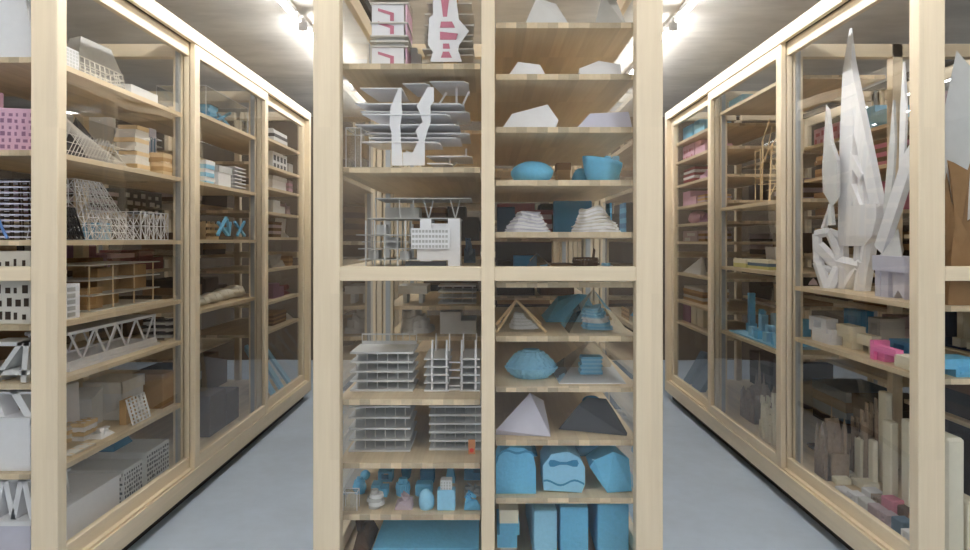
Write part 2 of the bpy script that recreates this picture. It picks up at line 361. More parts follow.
def k_terrain(w, d, h, n=6, mats=('white',), rough=.12, top=.35, seed=1, flat=.0):
    r = random.Random(seed); ph = [r.uniform(0, 6.3) for _ in range(4)]; out = {}; lx, ly = r.uniform(-.16, .16), r.uniform(-.1, .16)
    zs = [0]; 
    for i in range(n): zs.append(zs[-1]+r.uniform(.5, 1.5))
    zs = [z/zs[-1] for z in zs]
    for i in range(n):
        t = i/(n-1) if n > 1 else 0; k = 1-(1-top)*t**1.05
        ox, oy = (lx*t+r.uniform(-.025, .025))*w, (ly*t+r.uniform(-.02, .02))*d; poly = []
        for j in range(30):
            a = 2*math.pi*j/30; q = 1+rough*(math.sin(2*a+ph[0])*.5+math.sin(3*a+ph[1]+t*2)*.6+math.sin(7*a+ph[2]+t*4)*.35)+r.uniform(-.035, .035)
            q *= k/(1+rough*1.2); c, s_ = math.cos(a), math.sin(a); e = 1/max(abs(c), abs(s_))**(.7*(1-t))
            poly.append((ox+c*e*q*w/2*.92, oy+s_*e*q*d/2*.92))
        out.setdefault(mats[i % len(mats)], MB()).prism(poly, h*zs[i], h*zs[i+1], 2, .95)
    for m in out.values():
        m.v = [(x, y, max(0, z+(z/h)**.6*h*.07*(math.sin(x*30/max(w, .1)*.25+seed)+math.sin(y*45+x*33+seed*2)))) for x, y, z in m.v]
    L = list(out.items())
    return [('contour_layers', m, mt) for mt, m in L] if len(L) > 1 else [('', L[0][1], L[0][0])]
def k_blob(w, d, h, mat='blue', seed=1, amp=.06, cut=.12, lobes=0, seg=20):
    r = random.Random(seed); ph = [r.uniform(0, 6.3) for _ in range(6)]; rg = []
    for k in range(10):
        t = -math.pi/2*.92+math.pi*.94*k/9; ring = []
        for j in range(seg):
            a = 2*math.pi*j/seg; q = 1+amp*(math.sin(3*a+ph[0]+2*t)+math.sin(2*a-ph[1]+3*t))
            ring.append((math.cos(t)*math.cos(a)*w/2*q/(1+amp), math.cos(t)*math.sin(a)*d/2*q/(1+amp), max(0, (math.sin(t)*(1)+1-cut)/(2-cut)*h)))
        rg.append(ring)
    return [('', MB().rings(rg), mat, dict(smooth=True))]
def k_bowl(w, d, h, mat='blue'):
    rg = []
    for z, k in ((0, .62), (.12, .76), (.45, .9), (.8, .98), (1, 1.0), (1, .94), (.8, .9), (.5, .78), (.35, .3)):
        rg.append([(math.cos(a)*w/2*k, math.sin(a)*d/2*k, z*h*(1-.16*math.cos(a+.0)*(z > .6))) for a in [2*math.pi*j/28 for j in range(28)]])
    return [('', MB().rings(rg), mat, dict(smooth=True))]
def k_ruffle(w, d, h, mat='lblue', n=8, spike=.06):
    m = MB(); r = random.Random(n*7+int(w*1000))
    for i in range(n):
        t = (i+.5)/n; k = max(.05, 1-((t-.42)/.62)**2)**.75; N = 40; o = r.uniform(0, 6.3); poly = []
        for j in range(N):
            a = 2*math.pi*(j+.5*(i % 2))/N; q = k*(1+(spike if j % 2 else -spike*.5)*r.uniform(.4, 1.2)+.03*math.sin(4*a+o))/(1+spike)
            poly.append((math.cos(a)*q*w/2, math.sin(a)*q*d/2))
        m.prism(poly, h*i/n, h*(i+1.15)/n if i < n-1 else h, 2, .86 if t > .4 else 1.05)
    return [('', m, mat)]
def k_block(w, d, h, mat='blue', notch=0, side='r', top=1.0, c=.004):
    c = min(c, w*.2, d*.2, h*.2)
    m = MB()
    if notch:
        zz = h*(1-notch)
        P = [(-w/2, 0), (w/2, 0), (w/2, zz), (w*.08, zz), (w*.08, h), (-w/2, h)]
        if side == 'l': P = [(-u, v) for u, v in P][::-1]
        m.prism(P, -d/2, d/2, 1)
    elif top < 1: m.hull([(x*w/2*k, y*d/2*k, z) for z, k in ((0, 1), (h*.97, top), (h, top*.96)) for x in (-1, 1) for y in (-1, 1)])
    else: m.box(-w/2, w/2, -d/2, d/2, 0, h, c)
    return [('', m, mat)]
def k_carton(w, d, h, mat='card', lid='tan', lh=.3):
    g = min(.006, w*.04); z = h*(1-lh)
    return [('box_body', MB().box(-w/2+g, w/2-g, -d/2+g, d/2-g, 0, h-.006, .002), mat),
            ('box_lid', MB().box(-w/2, w/2, -d/2, -d/2+g*.8, z, h-.003).box(-w/2, w/2, d/2-g*.8, d/2, z, h-.003).box(-w/2, -w/2+g*.8, -d/2, d/2, z, h-.003).box(w/2-g*.8, w/2, -d/2, d/2, z, h-.003).box(-w/2, w/2, -d/2, d/2, h-.0045, h), lid)]
def k_grid(w, d, h, body='white', hole='black', nx=5, nz=4, stag=True, front=True, end=0):
    """a block whose face is pierced with rows of openings"""
    m = MB()
    def face(W, O, sx):
        for j in range(nz):
            for i in range(nx):
                o = .25 if (stag and j % 2) else 0
                u0 = (-W/2)+(i+.18+o*.8)*W/(nx+.2); u1 = u0+(R.uniform(.3, .7) if stag else .62)*W/(nx+.2); z0 = h*(.06+.9*j/nz); z1 = z0+h*(R.uniform(.35, .62) if stag else .6)/nz
                if sx == 0: m.box(u0, u1, O-.0016, O-.0002, z0, z1)
                else: m.box(O+sx*.0002, O+sx*.0016, u0, u1, z0, z1)
    if front: face(w, -d/2, 0)
    if end: face(d, end*w/2, end)
    return [('block_body', MB().box(-w/2, w/2, -d/2, d/2, 0, h, .002), body), ('openings', m, hole)]
def k_wire(w, d, h, wt=.5, dt=.6, ox=0, nx=6, nz=5, diag=1, r=.0022, mat='white', faces='fblr', skew=0):
    m = MB()
    b = [Vector((-w/2, -d/2, r)), Vector((w/2, -d/2, r)), Vector((w/2, d/2, r)), Vector((-w/2, d/2, r))]
    t = [Vector((ox*w-wt*w/2, -dt*d/2, h)), Vector((ox*w+wt*w/2, -dt*d/2, h)), Vector((ox*w+wt*w/2, dt*d/2, h)), Vector((ox*w-wt*w/2, dt*d/2, h))]
    for key, i in (('f', 0), ('r', 1), ('b', 2), ('l', 3)):
        if key not in faces: continue
        j = (i+1) % 4; n = nx if key in 'fb' else max(2, int(nx*d/w+.5))
        g = [[(b[i].lerp(b[j], u/n)).lerp(t[i].lerp(t[j], u/n), v/nz) for u in range(n+1)] for v in range(nz+1)]
        for v in range(nz+1):
            m.bar(g[v][0], g[v][n], r)
        for u in range(n+1): m.bar(g[0][u], g[nz][u], r)
        if diag:
            for v in range(nz):
                for u in range(n):
                    if diag == 2 or (u+v) % 2: m.bar(g[v][u], g[v+1][u+1], r*.8)
                    if diag == 2 or not (u+v) % 2: m.bar(g[v][u+1], g[v+1][u], r*.8)
    return [('', m, mat)]
def k_lean(w, d, h, n=9, mat='balsa', r=.003):
    """rods leaning over in two crossing sets, tied by long laths"""
    m = MB()
    for i in range(n):
        x = -w/2+w*.62*i/(n-1); m.bar((x+w*.36, -d/2, 0), (x, d/2*.3, h*(1-.45*i/(n-1))), r)
        m.bar((x, -d/2, 0), (x+w*.22, -d/2+.02, h*.42), r*.8)
    for k in (.08, .22, .36): m.bar((-w/2, -d/2+.004, h*k), (w/2, -d/2+.004, h*k*.9), r*.8)
    m.bar((w*.48, -d/2, 0), (w*.2, -d/2+.02, h*.42), r); m.bar((-w/2, -d/2, r), (w/2, -d/2, r), r)
    return [('', m, mat)]
def k_truss(w, d, h, mat='white'):
    out = [('base_board', MB().box(-w/2, w/2, -d/2, d/2, 0, .014).box(-w/2+.01, w/2-.01, -d/2+.012, d/2-.012, .014, .034), mat),
           ('deck', MB().box(-w/2+.015, w/2-.015, -d/2+.02, d/2-.02, h-.022, h-.012), mat)]
    for y in (-d/2+.022, d/2-.022):
        m = MB(); z0, z1 = .034, h-.012; n = 8
        m.bar((-w/2+.015, y, z1), (w/2-.015, y, z1), .008); m.bar((-w/2+.015, y, z0+.005), (w/2-.015, y, z0+.005), .007)
        for i in range(n):
            xa = -w/2+.03+(w-.06)*i/n; xb = -w/2+.03+(w-.06)*(i+1)/n
            m.bar((xa, y, z1 if i % 2 == 0 else z0), (xb, y, z0 if i % 2 == 0 else z1), .0055)
        m.bar((w/2-.02, y, z0), (w/2-.02, y, z1), .0055)
        out.append(('truss', m, mat))
    return out
def k_city(w, d, h, hs, base='blue', mats=('blue',), bt=.012):
    out = [('base_board', MB().box(-w/2, w/2, -d/2, d/2, 0, bt), base)]
    for i, (x, y, tw, td, th) in enumerate(hs):
        m = MB().box(x*w-tw*w/2, x*w+tw*w/2, y*d-td*d/2, y*d+td*d/2, bt, bt+th*(h-bt), .001)
        if th > .5: m.box(x*w-tw*w*.7, x*w+tw*w*.7, y*d-td*d*.7, y*d+td*d*.7, bt, bt+th*h*.2)
        out.append(('tower_block', m, mats[i % len(mats)]))
    return out
def k_layers(w, d, h, n=6, mats=('card', 'tan'), jit=.06, seed=1, gap=0.0):
    r = random.Random(seed); out = {}
    for i in range(n):
        a, b, c = [r.uniform(0, jit) for _ in range(3)]
        out.setdefault(mats[i % len(mats)], MB()).box(-w/2+a*w, w/2-b*w, -d/2+c*d*.5, d/2-a*d, h*i/n, h*(i+1-gap)/n)
    if gap:
        for x in (-w*.36, 0, w*.33):
            for y in (-d*.3, d*.3): out[mats[0]].box(x-w*.03, x+w*.03, y-.01, y+.01, 0, h*.97)
    L = list(out.items())
    return [('board_layers', m, mt) for mt, m in L] if len(L) > 1 else [('', L[0][1], L[0][0])]
def k_xframe(w, d, h, mat='lblue', kind=0):
    r = min(w, h)*.09; m = MB()
    if kind == 0: P = [((-.42, 0), (.3, 1)), ((.42, 0), (-.15, .75))]
    elif kind == 1: P = [((-.45, .05), (.42, 1)), ((.45, .05), (-.4, .95))]
    elif kind == 2: P = [((-.4, 1), (0, .05)), ((0, .05), (.4, .9)), ((0, .05), (0, .6))]
    else: P = [((-.45, .05), (.4, .95)), ((.3, .05), (-.2, .6))]
    for i, (a, b) in enumerate(P):
        m.bar((a[0]*w, -d*.3+i*d*.1, max(r*.9, a[1]*h)), (b[0]*w, -d*.2+i*d*.1, max(r*.9, b[1]*h-r*.6)), r)
    return [('', m, mat)]
def k_vframe(w, d, h, mat='white', pat='V'):
    m = MB(); t = w*.13
    def leg(xa, xb): m.prism([(xa-t/2, 0), (xa+t/2, 0), (xb+t/2, h), (xb-t/2, h)], -d/2, d/2, 1)
    if pat == 'V': leg(-w*.42, -w*.2); leg(w*.0, -w*.16); leg(w*.42, w*.2)
    elif pat == 'W': leg(-w*.45, -w*.25); leg(0, -w*.2); leg(0, w*.2); leg(w*.45, w*.25)
    else: leg(-w*.35, w*.3); leg(w*.35, w*.42); m.box(-w*.4, w*.5, -d/2, d/2, h*.18, h*.3)
    m.box(-w/2, w/2, -d/2, d/2, h*.9, h)
    return [('', m, mat)]
def k_acase(w, d, h):
    """open clear case: five sheets and their bright edges"""
    m = MB()
    m.add([(-w/2,-d/2,0),(w/2,-d/2,0),(w/2,-d/2,h),(-w/2,-d/2,h)], [(0,1,2,3)]).add([(-w/2,d/2,0),(w/2,d/2,0),(w/2,d/2,h),(-w/2,d/2,h)], [(0,1,2,3)])
    m.add([(-w/2,-d/2,0),(-w/2,d/2,0),(-w/2,d/2,h),(-w/2,-d/2,h)], [(0,1,2,3)]).add([(w/2,-d/2,0),(w/2,d/2,0),(w/2,d/2,h),(w/2,-d/2,h)], [(0,1,2,3)]).add([(-w/2,-d/2,h),(w/2,-d/2,h),(w/2,d/2,h),(-w/2,d/2,h)], [(0,1,2,3)])
    e = MB(); r = .0022
    for x in (-w/2, w/2):
        for y in (-d/2, d/2): e.bar((x, y, 0), (x, y, h), r)
        e.bar((x, -d/2, h), (x, d/2, h), r)
    for y in (-d/2, d/2): e.bar((-w/2, y, h), (w/2, y, h), r)
    return [('clear_sheets', m, 'ACR'), ('sheet_edges', e, 'white')]
def k_pyr(w, d, h, ax=.5, ay=.5, mat='ACR', base=True, rods=0):
    b = [(-w/2, -d/2, .004), (w/2, -d/2, .004), (w/2, d/2, .004), (-w/2, d/2, .004)]; a = (w*(ax-.5), d*(ay-.5), h)
    out = [('clear_sheets', MB().add(b+[a], [(0, 1, 4), (1, 2, 4), (2, 3, 4), (3, 0, 4)]), mat)]
    if base: out.append(('base_board', MB().box(-w/2, w/2, -d/2, d/2, 0, .004), 'white'))
    e = MB()
    for p in b[:rods]: e.bar(p, a, .006 if rods else .002)
    if rods: out.append(('edge_laths', e, 'balsa'))
    return out
def k_shell(w, d, h, mat='shell', seed=1):
    rg = []; n = 18
    for k in range(9):
        t = k/8; q = math.sin(math.pi*(.06+.9*t))**.7
        rg.append([((t-.5)*w, math.cos(a)*d/2*q*(1+.07*math.sin(6*a+seed)), h*.5*(1+math.sin(a)*q*(.75+.25*t)*(1+.06*math.sin(9*t+seed)))) for a in [2*math.pi*j/n for j in range(n)]])
    m = MB().rings(rg)
    m.v = [(x, y, z-h*.0) for x, y, z in m.v]; zmin = min(v[2] for v in m.v); m.v = [(x, y, z-zmin) for x, y, z in m.v]
    for k in range(4): m.bar((-w*.3+k*w*.18, -d*.48, h*.25), (-w*.25+k*w*.18, -d*.3, h*.8), .004, 5)
    return [('', m, mat, dict(smooth=True))]
def k_swirl(w, d, h, mat='grey', mat2='white'):
    a, b = MB(), MB()
    for i in range(5):
        q = (.7, 1, .95, .85, .5)[i]; c = ((.06 if i % 2 else -.06))*w
        poly = [(c+math.cos(t)*w/2*q*.95, math.sin(t)*d/2*q*.95) for t in [2*math.pi*j/22 for j in range(22)]]
        (a if i % 2 == 0 else b).prism(poly, h*i/5, h*(i+.95)/5, 2, .9)
    return [('layers', a, mat), ('pale_layers', b, mat2)]
def k_crumple(w, d, h, mat='grey', n=18, seed=1):
    r = random.Random(seed); m = MB()
    m.hull([(r.uniform(-.5, .5)*w*.9, r.uniform(-.5, .5)*d*.9, r.uniform(0, .6)*h) for _ in range(n)]+[(-.45*w, -.4*d, 0), (.45*w, -.4*d, 0), (.45*w, .4*d, 0), (-.45*w, .4*d, 0)])
    for i in range(4):
        x = r.uniform(-.25, .25)*w; m.hull([(x+r.uniform(-.25, .25)*w, r.uniform(-.45, .45)*d, r.uniform(.2, 1)*h) for _ in range(7)])
    return [('', m, mat)]
def k_church(w, d, h, mat='stone', spire=.5):
    m = MB(); b = h*(1-spire)
    m.box(-w/2, w/2, -d/2, d/2, 0, b*.45).box(-w*.3, w*.3, -d*.32, d*.32, b*.45, b*.75)
    m.prism([(-w*.3, b*.75), (w*.3, b*.75), (0, b)], -d*.32, d*.32, 1)
    for x, y, z in ((-.42, -.4, .85), (.42, -.4, .8), (-.36, .35, .95), (.38, .35, 1.0), (0, -.45, .9), (-.2, -.45, .62), (.22, -.45, .66)):
        m.box((x-.08)*w, (x+.08)*w, (y-.08)*d, (y+.08)*d, 0, b*z*.8); m.hull([((x+i*.09)*w, (y+j*.09)*d, b*z*.8) for i in (-1, 1) for j in (-1, 1)]+[(x*w, y*d, b*z*1.05)])
    for x, zz in ((0, 1), (.3, .72), (-.22, .66)):
        m.hull([(x*w+i*w*.07, j*d*.07, b*.7) for i in (-1, 1) for j in (-1, 1)]+[(x*w, 0, h*zz)])
    for i in range(6): m.prism([(-w*.44+i*w*.16, 0), (-w*.37+i*w*.16, 0), (-w*.37+i*w*.16, b*.2), (-w*.405+i*w*.16, b*.28), (-w*.44+i*w*.16, b*.2)], -d*.53, -d*.49, 1)
    return [('', m, mat)]
def k_castle(w, d, h, mat='cream'):
    m = MB()
    for x, y, hh, q in ((-.32, -.3, .72, .17), (.32, -.3, .86, .16), (-.3, .3, .9, .17), (.3, .3, 1, .15), (0, 0, .8, .2), (.02, -.36, .55, .14)):
        m.prism([(x*w+math.cos(a)*q*w, y*d+math.sin(a)*q*d) for a in [math.pi/4*i for i in range(8)]], 0, hh*h*.84, 2, .86)
        for i in range(4): m.rbox(x*w+math.cos(i*1.57+.5)*q*w*.75, y*d+math.sin(i*1.57+.5)*q*d*.75, hh*h*.8, w*.08, d*.08, hh*h*.2, 0, .8)
    for i in range(5): m.rbox(-w*.38+i*w*.18, -d*.44, 0, w*.07, d*.1, h*(.3+.06*(i % 3)), 0, .7)
    m.box(-w*.42, w*.42, -d*.4, d*.4, 0, h*.12).box(-w*.36, w*.36, -d*.3, d*.3, h*.4, h*.5)
    return [('', m, mat)]
def k_lego(w, d, h, mat='offw', kind=0):
    m = MB()
    if kind == 0:   # two storey block with a window hole
        m.box(-w/2, w*.28, -d/2, d/2, h*.42, h*.55).box(-w/2, -w*.3, -d/2, d/2, h*.55, h*.88).box(w*.06, w*.28, -d/2, d/2, h*.55, h*.88).box(-w/2, w*.28, -d/2, d/2, h*.86, h)
        m.box(-w*.36, w/2, -d/2, d*.4, 0, h*.42).box(w*.3, w*.5, -d*.4, d*.2, h*.42, h*.6)
        for i in range(3): m.box(-w*.3+i*w*.25, -w*.2+i*w*.25, -d*.54, -d/2, h*.06, h*.24)
    elif kind == 1:  # slab on two legs, long tail
        m.box(-w/2, w*.05, -d/2, d/2, h*.45, h).box(-w*.3, w*.0, -d*.45, d*.4, 0, h*.45).box(w*.05, w/2, -d*.2, d/2, h*.3, h*.75).box(w*.36, w*.46, -d*.1, d*.3, 0, h*.3).box(-w*.46, -w*.36, d*.1, d*.4, 0, h*.45)
        m.box(-w*.28, -w*.04, -d*.54, -d*.5, h*.55, h*.62).box(-w*.24, -w*.04, -d*.52, -d*.45, h*.2, h*.3)
    elif kind == 2:  # square ring
        m.box(-w/2, w/2, -d/2, d/2, 0, h*.22).box(-w/2, w/2, -d/2, d/2, h*.8, h).box(-w/2, -w*.26, -d/2, d/2, h*.22, h*.8).box(w*.24, w/2, -d/2, d/2, h*.22, h*.8)
    else:            # L cantilever
        m.box(-w/2, -w*.34, -d/2, d/2, 0, h).box(-w*.34, w/2, -d/2, -d*.05, h*.46, h*.8).box(-w*.34, -w*.05, -d*.3, d/2, 0, h*.4)
    return [('', m, mat)]
def k_tray(w, d, h, mat='offw', mat2='lgrey'):
    return [('tray_board', MB().box(-w/2, w/2, -d/2, d/2, h*.55, h), mat), ('tray_foot', MB().box(-w*.35, -w*.22, -d*.35, d*.35, 0, h*.55), mat2), ('tray_foot', MB().box(w*.2, w*.33, -d*.35, d*.35, 0, h*.55), mat2)]
def k_cardstand(w, d, h, mat='white', mark=None):
    out = [('card_sheet', MB().add([(-w/2, d/2-.004, 0), (w/2, d/2-.004, 0), (w/2, d/2, 0), (-w/2, d/2, 0), (-w/2, d/2-.02, h), (w/2, d/2-.02, h), (w/2, d/2-.016, h), (-w/2, d/2-.016, h)], [(0,3,2,1),(4,5,6,7),(0,1,5,4),(1,2,6,5),(2,3,7,6),(3,0,4,7)]), mat),
           ('card_foot', MB().prism([(-d/2, 0), (d/2-.002, 0), (d/2-.012, h*.5)], -.004, .004, 0), mat)]
    return out
def k_pavilion(w, d, h, mat='tan'):
    out = k_slabs(w, d, h, n=4, nx=4, th=.005, plate='offw', post='balsa', r=.003)
    out.append(('wood_core', MB().box(-w*.1, w*.2, -d*.1, d*.3, .005, h*.9).box(w*.25, w*.45, -d*.3, d*.1, h*.34, h*.95).box(-w*.4, -w*.2, -d*.3, d*.2, .005, h*.5), mat))
    return out
def k_punched(w, d, h, mat='white', n=6, m_=7, lean=.0, t=.006):
    """a sheet pierced with openings, leaning back"""
    mb = MB(); bw, bh = w/n, h/m_
    for j in range(m_+1): mb.box(-w/2, w/2, -t/2+lean*(h-j*bh)*0+lean*j*bh, t/2+lean*j*bh, max(0, j*bh-bh*.16), min(h, j*bh+bh*.16))
    for i in range(n+1):
        x = -w/2+i*bw; mb.add([(x-bw*.16, -t/2, 0), (x+bw*.16, -t/2, 0), (x+bw*.16, t/2, 0), (x-bw*.16, t/2, 0), (x-bw*.16, -t/2+lean*h, h), (x+bw*.16, -t/2+lean*h, h), (x+bw*.16, t/2+lean*h, h), (x-bw*.16, t/2+lean*h, h)], [(0,3,2,1),(4,5,6,7),(0,1,5,4),(1,2,6,5),(2,3,7,6),(3,0,4,7)])
    return [('', mb, mat)]
def k_sheaf(w, d, h, n=5, mat='white', ratio=.5):
    m = MB()
    for i in range(n):
        y = -d/2+d*(i+.5)/n; k = 1-.12*abs(i-n/2)/n*2
        m.prism([(-w/2, 0), (w/2, 0), (w/2*ratio, h*k), (-w/2*ratio*.6, h*k*.96)], y-.004, y+.004, 1)
    m.box(-w/2, w/2, -d/2, d/2, 0, .01)
    return [('', m, mat)]
def k_spiretower(w, d, h, mat='lgrey', n=5, seed=1):
    r = random.Random(seed); m = MB()
    for i in range(n):
        x = -w/2+w*(i+.5)/n; hh = h*(1 if i == n//2 else r.uniform(.55, .9)); q = w/n*.62
        m.hull([(x+a*q, b*d*.4, 0) for a in (-1, 1) for b in (-1, 1)]+[(x+a*q*.7, b*d*.25, hh*.55) for a in (-1, 1) for b in (-1, 1)]+[(x, 0, hh)])
    return [('', m, mat)]
def k_basket(w, d, h, mat='brown'):
    m = MB(); n = 24
    for i in range(7):
        k = .7+.3*math.sin(math.pi*(i/6)*.8); z = h*.6*i/6
        pts = [(math.cos(a)*w/2*k, math.sin(a)*d/2*k, z+.004) for a in [2*math.pi*j/n for j in range(n+1)]]; m.tube(pts, .005, 4)
    for j in range(n):
        a = 2*math.pi*j/n; m.bar((math.cos(a)*w*.36, math.sin(a)*d*.36, 0), (math.cos(a)*w*.47, math.sin(a)*d*.47, h*.62), .004, 4)
    m.prism([(math.cos(a)*w*.37, math.sin(a)*d*.37) for a in [2*math.pi*j/12 for j in range(12)]], 0, h*.5, 2, 1.2)
    m.hull([(w*.2, -d*.1, h*.5), (w*.35, .1*d, h*.5), (w*.3, 0, h), (w*.38, 0, h*.92), (w*.24, d*.1, h*.5)])
    return [('', m, mat)]
def k_cut(w, d, h, mat='blue', dk='dblue', kind=0):
    """big carved foam: rounded top, dark wavy cut"""
    prof = [(-.5, 0), (.5, 0), (.5, .55), (.44, .8), (.22, .97), (-.15, 1), (-.4, .86), (-.5, .6)]
    if kind == 1: prof = [(-.48, .06), (.42, 0), (.5, .2), (.5, .62), (.36, .86), (.1, 1), (-.3, .94), (-.5, .66)]
    out = [('foam_body', MB().prism([(u*w, v*h) for u, v in prof], -d/2, d/2, 1, .985), mat)]
    c = MB(); pts = [(-.5+i/12, (.22 if kind else .74)+.06*math.sin(i*.75+kind)+(.0 if kind else .16*math.sin(i/12*math.pi))) for i in range(13)]
    c.add([(u*w*.97, -d/2-.001, v*h) for u, v in pts]+[(u*w*.97, -d/2-.001, (v+.05)*h) for u, v in pts], [(i, i+1, 14+i, 13+i) for i in range(12)])
    if kind: c.prism([(math.cos(a)*w*.36-.01*w, h*.72+math.sin(a)*h*.075+.05*h*math.sin(3*a)) for a in [i*math.pi/7 for i in range(14)]], -d/2-.0015, -d/2+.004, 1)
    out.append(('carved_groove', c, dk))
    return out
KINDS = {k[2:]: v for k, v in list(globals().items()) if k.startswith('k_')}
MATX = dict(M, ACR=ACR, FROST=FROST)
SEEN = set()
def put(shape_, name, label, cat, pl, group=None, rot=0, dz=0, **kw):
    if shape_ in ('lean', 'xframe', 'basket'): dz += .006 if shape_ != 'xframe' else .02
    parts = KINDS[shape_](pl['w'], pl['d'], pl['h'], **kw)
    if label in SEEN and not group: print('DUPLICATE LABEL', label)
    SEEN.add(label)
    loc, rz = pl['loc'], pl['rz']+rot
    loc = (loc[0], loc[1], loc[2]+.001+dz)
    if len(parts) == 1 :
        p = parts[0]; o = p[1].build(name, MATX[p[2]], None, **(p[3] if len(p) > 3 else {})); o.location = loc; o.rotation_euler = (0, 0, rz)
        return tag(o, label, cat, group)
    r = tag(empty(name, loc, rz), label, cat, group)
    for p in parts: p[1].build(p[0], MATX[p[2]], r, **(p[3] if len(p) > 3 else {}))
    return r

# ================================================================== CENTRAL CABINET, left half
A1, A2, A3, A4, A5, A6 = CLs
def up(p): return (p[0], p[1], p[2]+.001)
# shelf 1: pink and white pair
def pinkhouse():
    pl = cen(370, 408, A1, -12, 2.84, .22); w, d, h = pl['w'], pl['d'], pl['h']
    r = tag(empty('building_model', up(pl['loc'])), 'white stacked-floor building model with pink rooms on the top shelf', 'model')
    zf = [0, .075, .095, .115, .165, .24, .265]; k = h/.30
    for z in zf: MB().box(-w/2, w/2, -d/2, d/2, z*k, z*k+.006).build('floor_plate', M['offw'], r)
    for z0, z1 in ((0, .075), (.115, .165), (.165, .24)):
        MB().box(-w/2+.006, w/2-.02, -d/2+.012, -d/2+.018, z0*k+.006, z1*k).build('white_wall', M['white'], r)
        MB().box(w/2-.012, w/2-.006, -d/2+.01, d/2-.01, z0*k+.006, z1*k).build('pink_wall', M['pink'], r)
        m = MB().prism([(-w*.3, z0*k+.05*k), (w*.02, z0*k+.035*k), (w*.02, z0*k+.012*k), (w*.12, z0*k+.012*k), (w*.12, z0*k+.042*k), (-w*.3, z0*k+.06*k)], -d/2+.008, -d/2+.012, 1)
        m.build('pink_ramp', M['rose'], r)
    for z0, z1 in ((.075, .115),): MB().box(-w/2+.02, w/2-.02, -d/2+.03, d/2-.03, z0*k, z1*k).build('core', M['lgrey'], r)
    pl = cen(424, 476, A1, -14, 2.84, .16); w, d, h = pl['w'], pl['d'], pl['h']
    r = tag(empty('tower_model', up(pl['loc'])), 'white waisted tower model with pink middle panels beside the pink-roomed building', 'model')
    def q(px, py): return ((px-450)*2.84/F, EYE-(py-CY)*2.84/F-A1)
    prof = [(430, 62), (433, 52), (428, 45), (429, 18), (433, 15), (433, -12), (455, -12), (459, 20), (469, 31), (459, 45), (458, 50), (462, 62)]
    MB().prism([q(*p) for p in prof], -d/2, -d/2+.008, 1).build('front_panel', M['white'], r)
    for pp in ([(441, 58), (452, 58), (449, 52), (443, 52)], [(443, 49), (450, 49), (449, 44), (443, 44)], [(440, 40), (456, 40), (458, 34), (440, 32)], [(440, 28), (455, 28), (452, 22), (441, 22)], [(443, 17), (447, 17), (450, -8), (440, -8)]):
        MB().prism([q(*p) for p in pp], -d/2-.003, -d/2-.0005, 1).build('pink_panel', M['rose'], r)
    for py, a, b in ((49, 422, 474), (41, 424, 473), (35, 424, 473), (25, 424, 474), (14, 424, 474), (55, 427, 473), (3, 426, 472)):
        x0, z = q(a, py); x1, _ = q(b, py); MB().box(x0, x1, -d/2+.01, d/2, z, z+.004).build('floor_plate', M['offw'], r)
    MB().box(-.03, .03, -d/2+.02, d/2-.02, 0, h*.98).build('core', M['tan'], r)
pinkhouse()
put('block', 'foam_block', 'small grey block with a dark top standing between the two pink models', 'block', cen(411, 421, A1, 48, 2.93, .05), mat='grey', notch=.25)
# shelf 2: big cantilevered slab model
def cantilever():
    Yf, d = 2.86, .34
    def q(px, py): return ((px-412)*Yf/F, EYE-(py-CY)*Yf/F-A2)
    r = tag(empty('building_model', ((412-CX)*Yf/F, Yf+d/2, A2+.001)), 'large white building model of shifted overhanging floor plates on slanted core panels', 'model')
    y0, y1 = -d/2, d/2
    for i, (a, b, py, ya, yb) in enumerate(((360, 402, 89, 0, .8), (402, 429, 83.5, .05, .8), (429, 468, 80.5, .1, .9), (355, 464, 104.5, 0, .8), (359, 469, 111, .1, 1), (363, 450, 116, -.06, .6), (355, 459, 125.5, 0, .85), (363, 469, 132.5, .12, 1), (368, 460, 138, .05, .8), (363, 440, 143.5, -.06, .6), (425, 472, 156, .1, .9), (427, 452, 164.4, 0, .5))):
        x0, z = q(a, py); x1, _ = q(b, py)
        MB().add([(x0, y0+ya*d, z), (x1-.02, y0+ya*d, z), (x1, y0+ya*d+.03, z), (x1, y0+yb*d, z), (x0+.04, y0+yb*d, z), (x0, y0+ya*d, z+.005), (x1-.02, y0+ya*d, z+.005), (x1, y0+ya*d+.03, z+.005), (x1, y0+yb*d, z+.005), (x0+.04, y0+yb*d, z+.005)],
                 [(0, 4, 3, 2, 1), (5, 6, 7, 8, 9), (0, 1, 6, 5), (1, 2, 7, 6), (2, 3, 8, 7), (3, 4, 9, 8), (4, 0, 5, 9)]).build('floor_plate', M['white'], r)
    for pp in ([(392, 166), (403, 166), (402, 151), (401, 142), (400.5, 125), (402.5, 114), (401.6, 105), (402, 88.5), (399, 88.5), (391, 108), (389.8, 125), (392, 133), (392, 142)], [(403.2, 166), (425, 166), (425, 141), (428, 130), (431, 122), (430.5, 107), (434, 102), (434, 88), (428, 88), (417, 107), (420, 113), (423, 122), (416, 131), (419, 141), (413, 153), (403.2, 153)]):
        MB().prism([q(*p) for p in pp], y0-.012, y0-.004, 1).build('core_panel', M['white'], r)
    for (a, b, y) in (((455, 80), (455, 104), .4), ((468, 83), (458, 104), .5), ((434, 100), (444, 84), .5), ((455, 112), (457, 138), .7), ((402, 112), (419, 122), .3), ((403, 134), (416, 127), .3), ((403, 148), (417, 155), .3), ((455, 158), (446, 165), .5), ((464, 140), (464, 154), .8), ((448, 156), (448, 165), .3)):
        pa, pb = q(*a), q(*b); MB().bar((pa[0], y0+y*d, pa[1]), (pb[0], y0+y*d, pb[1]), .006).build('slanted_strut', M['white'], r)
cantilever()
put('acase', 'acrylic_case', 'clear acrylic case standing at the end of the shelf beside the large overhanging model', 'case', cen(346, 361, A2, 128, 2.84, .2))
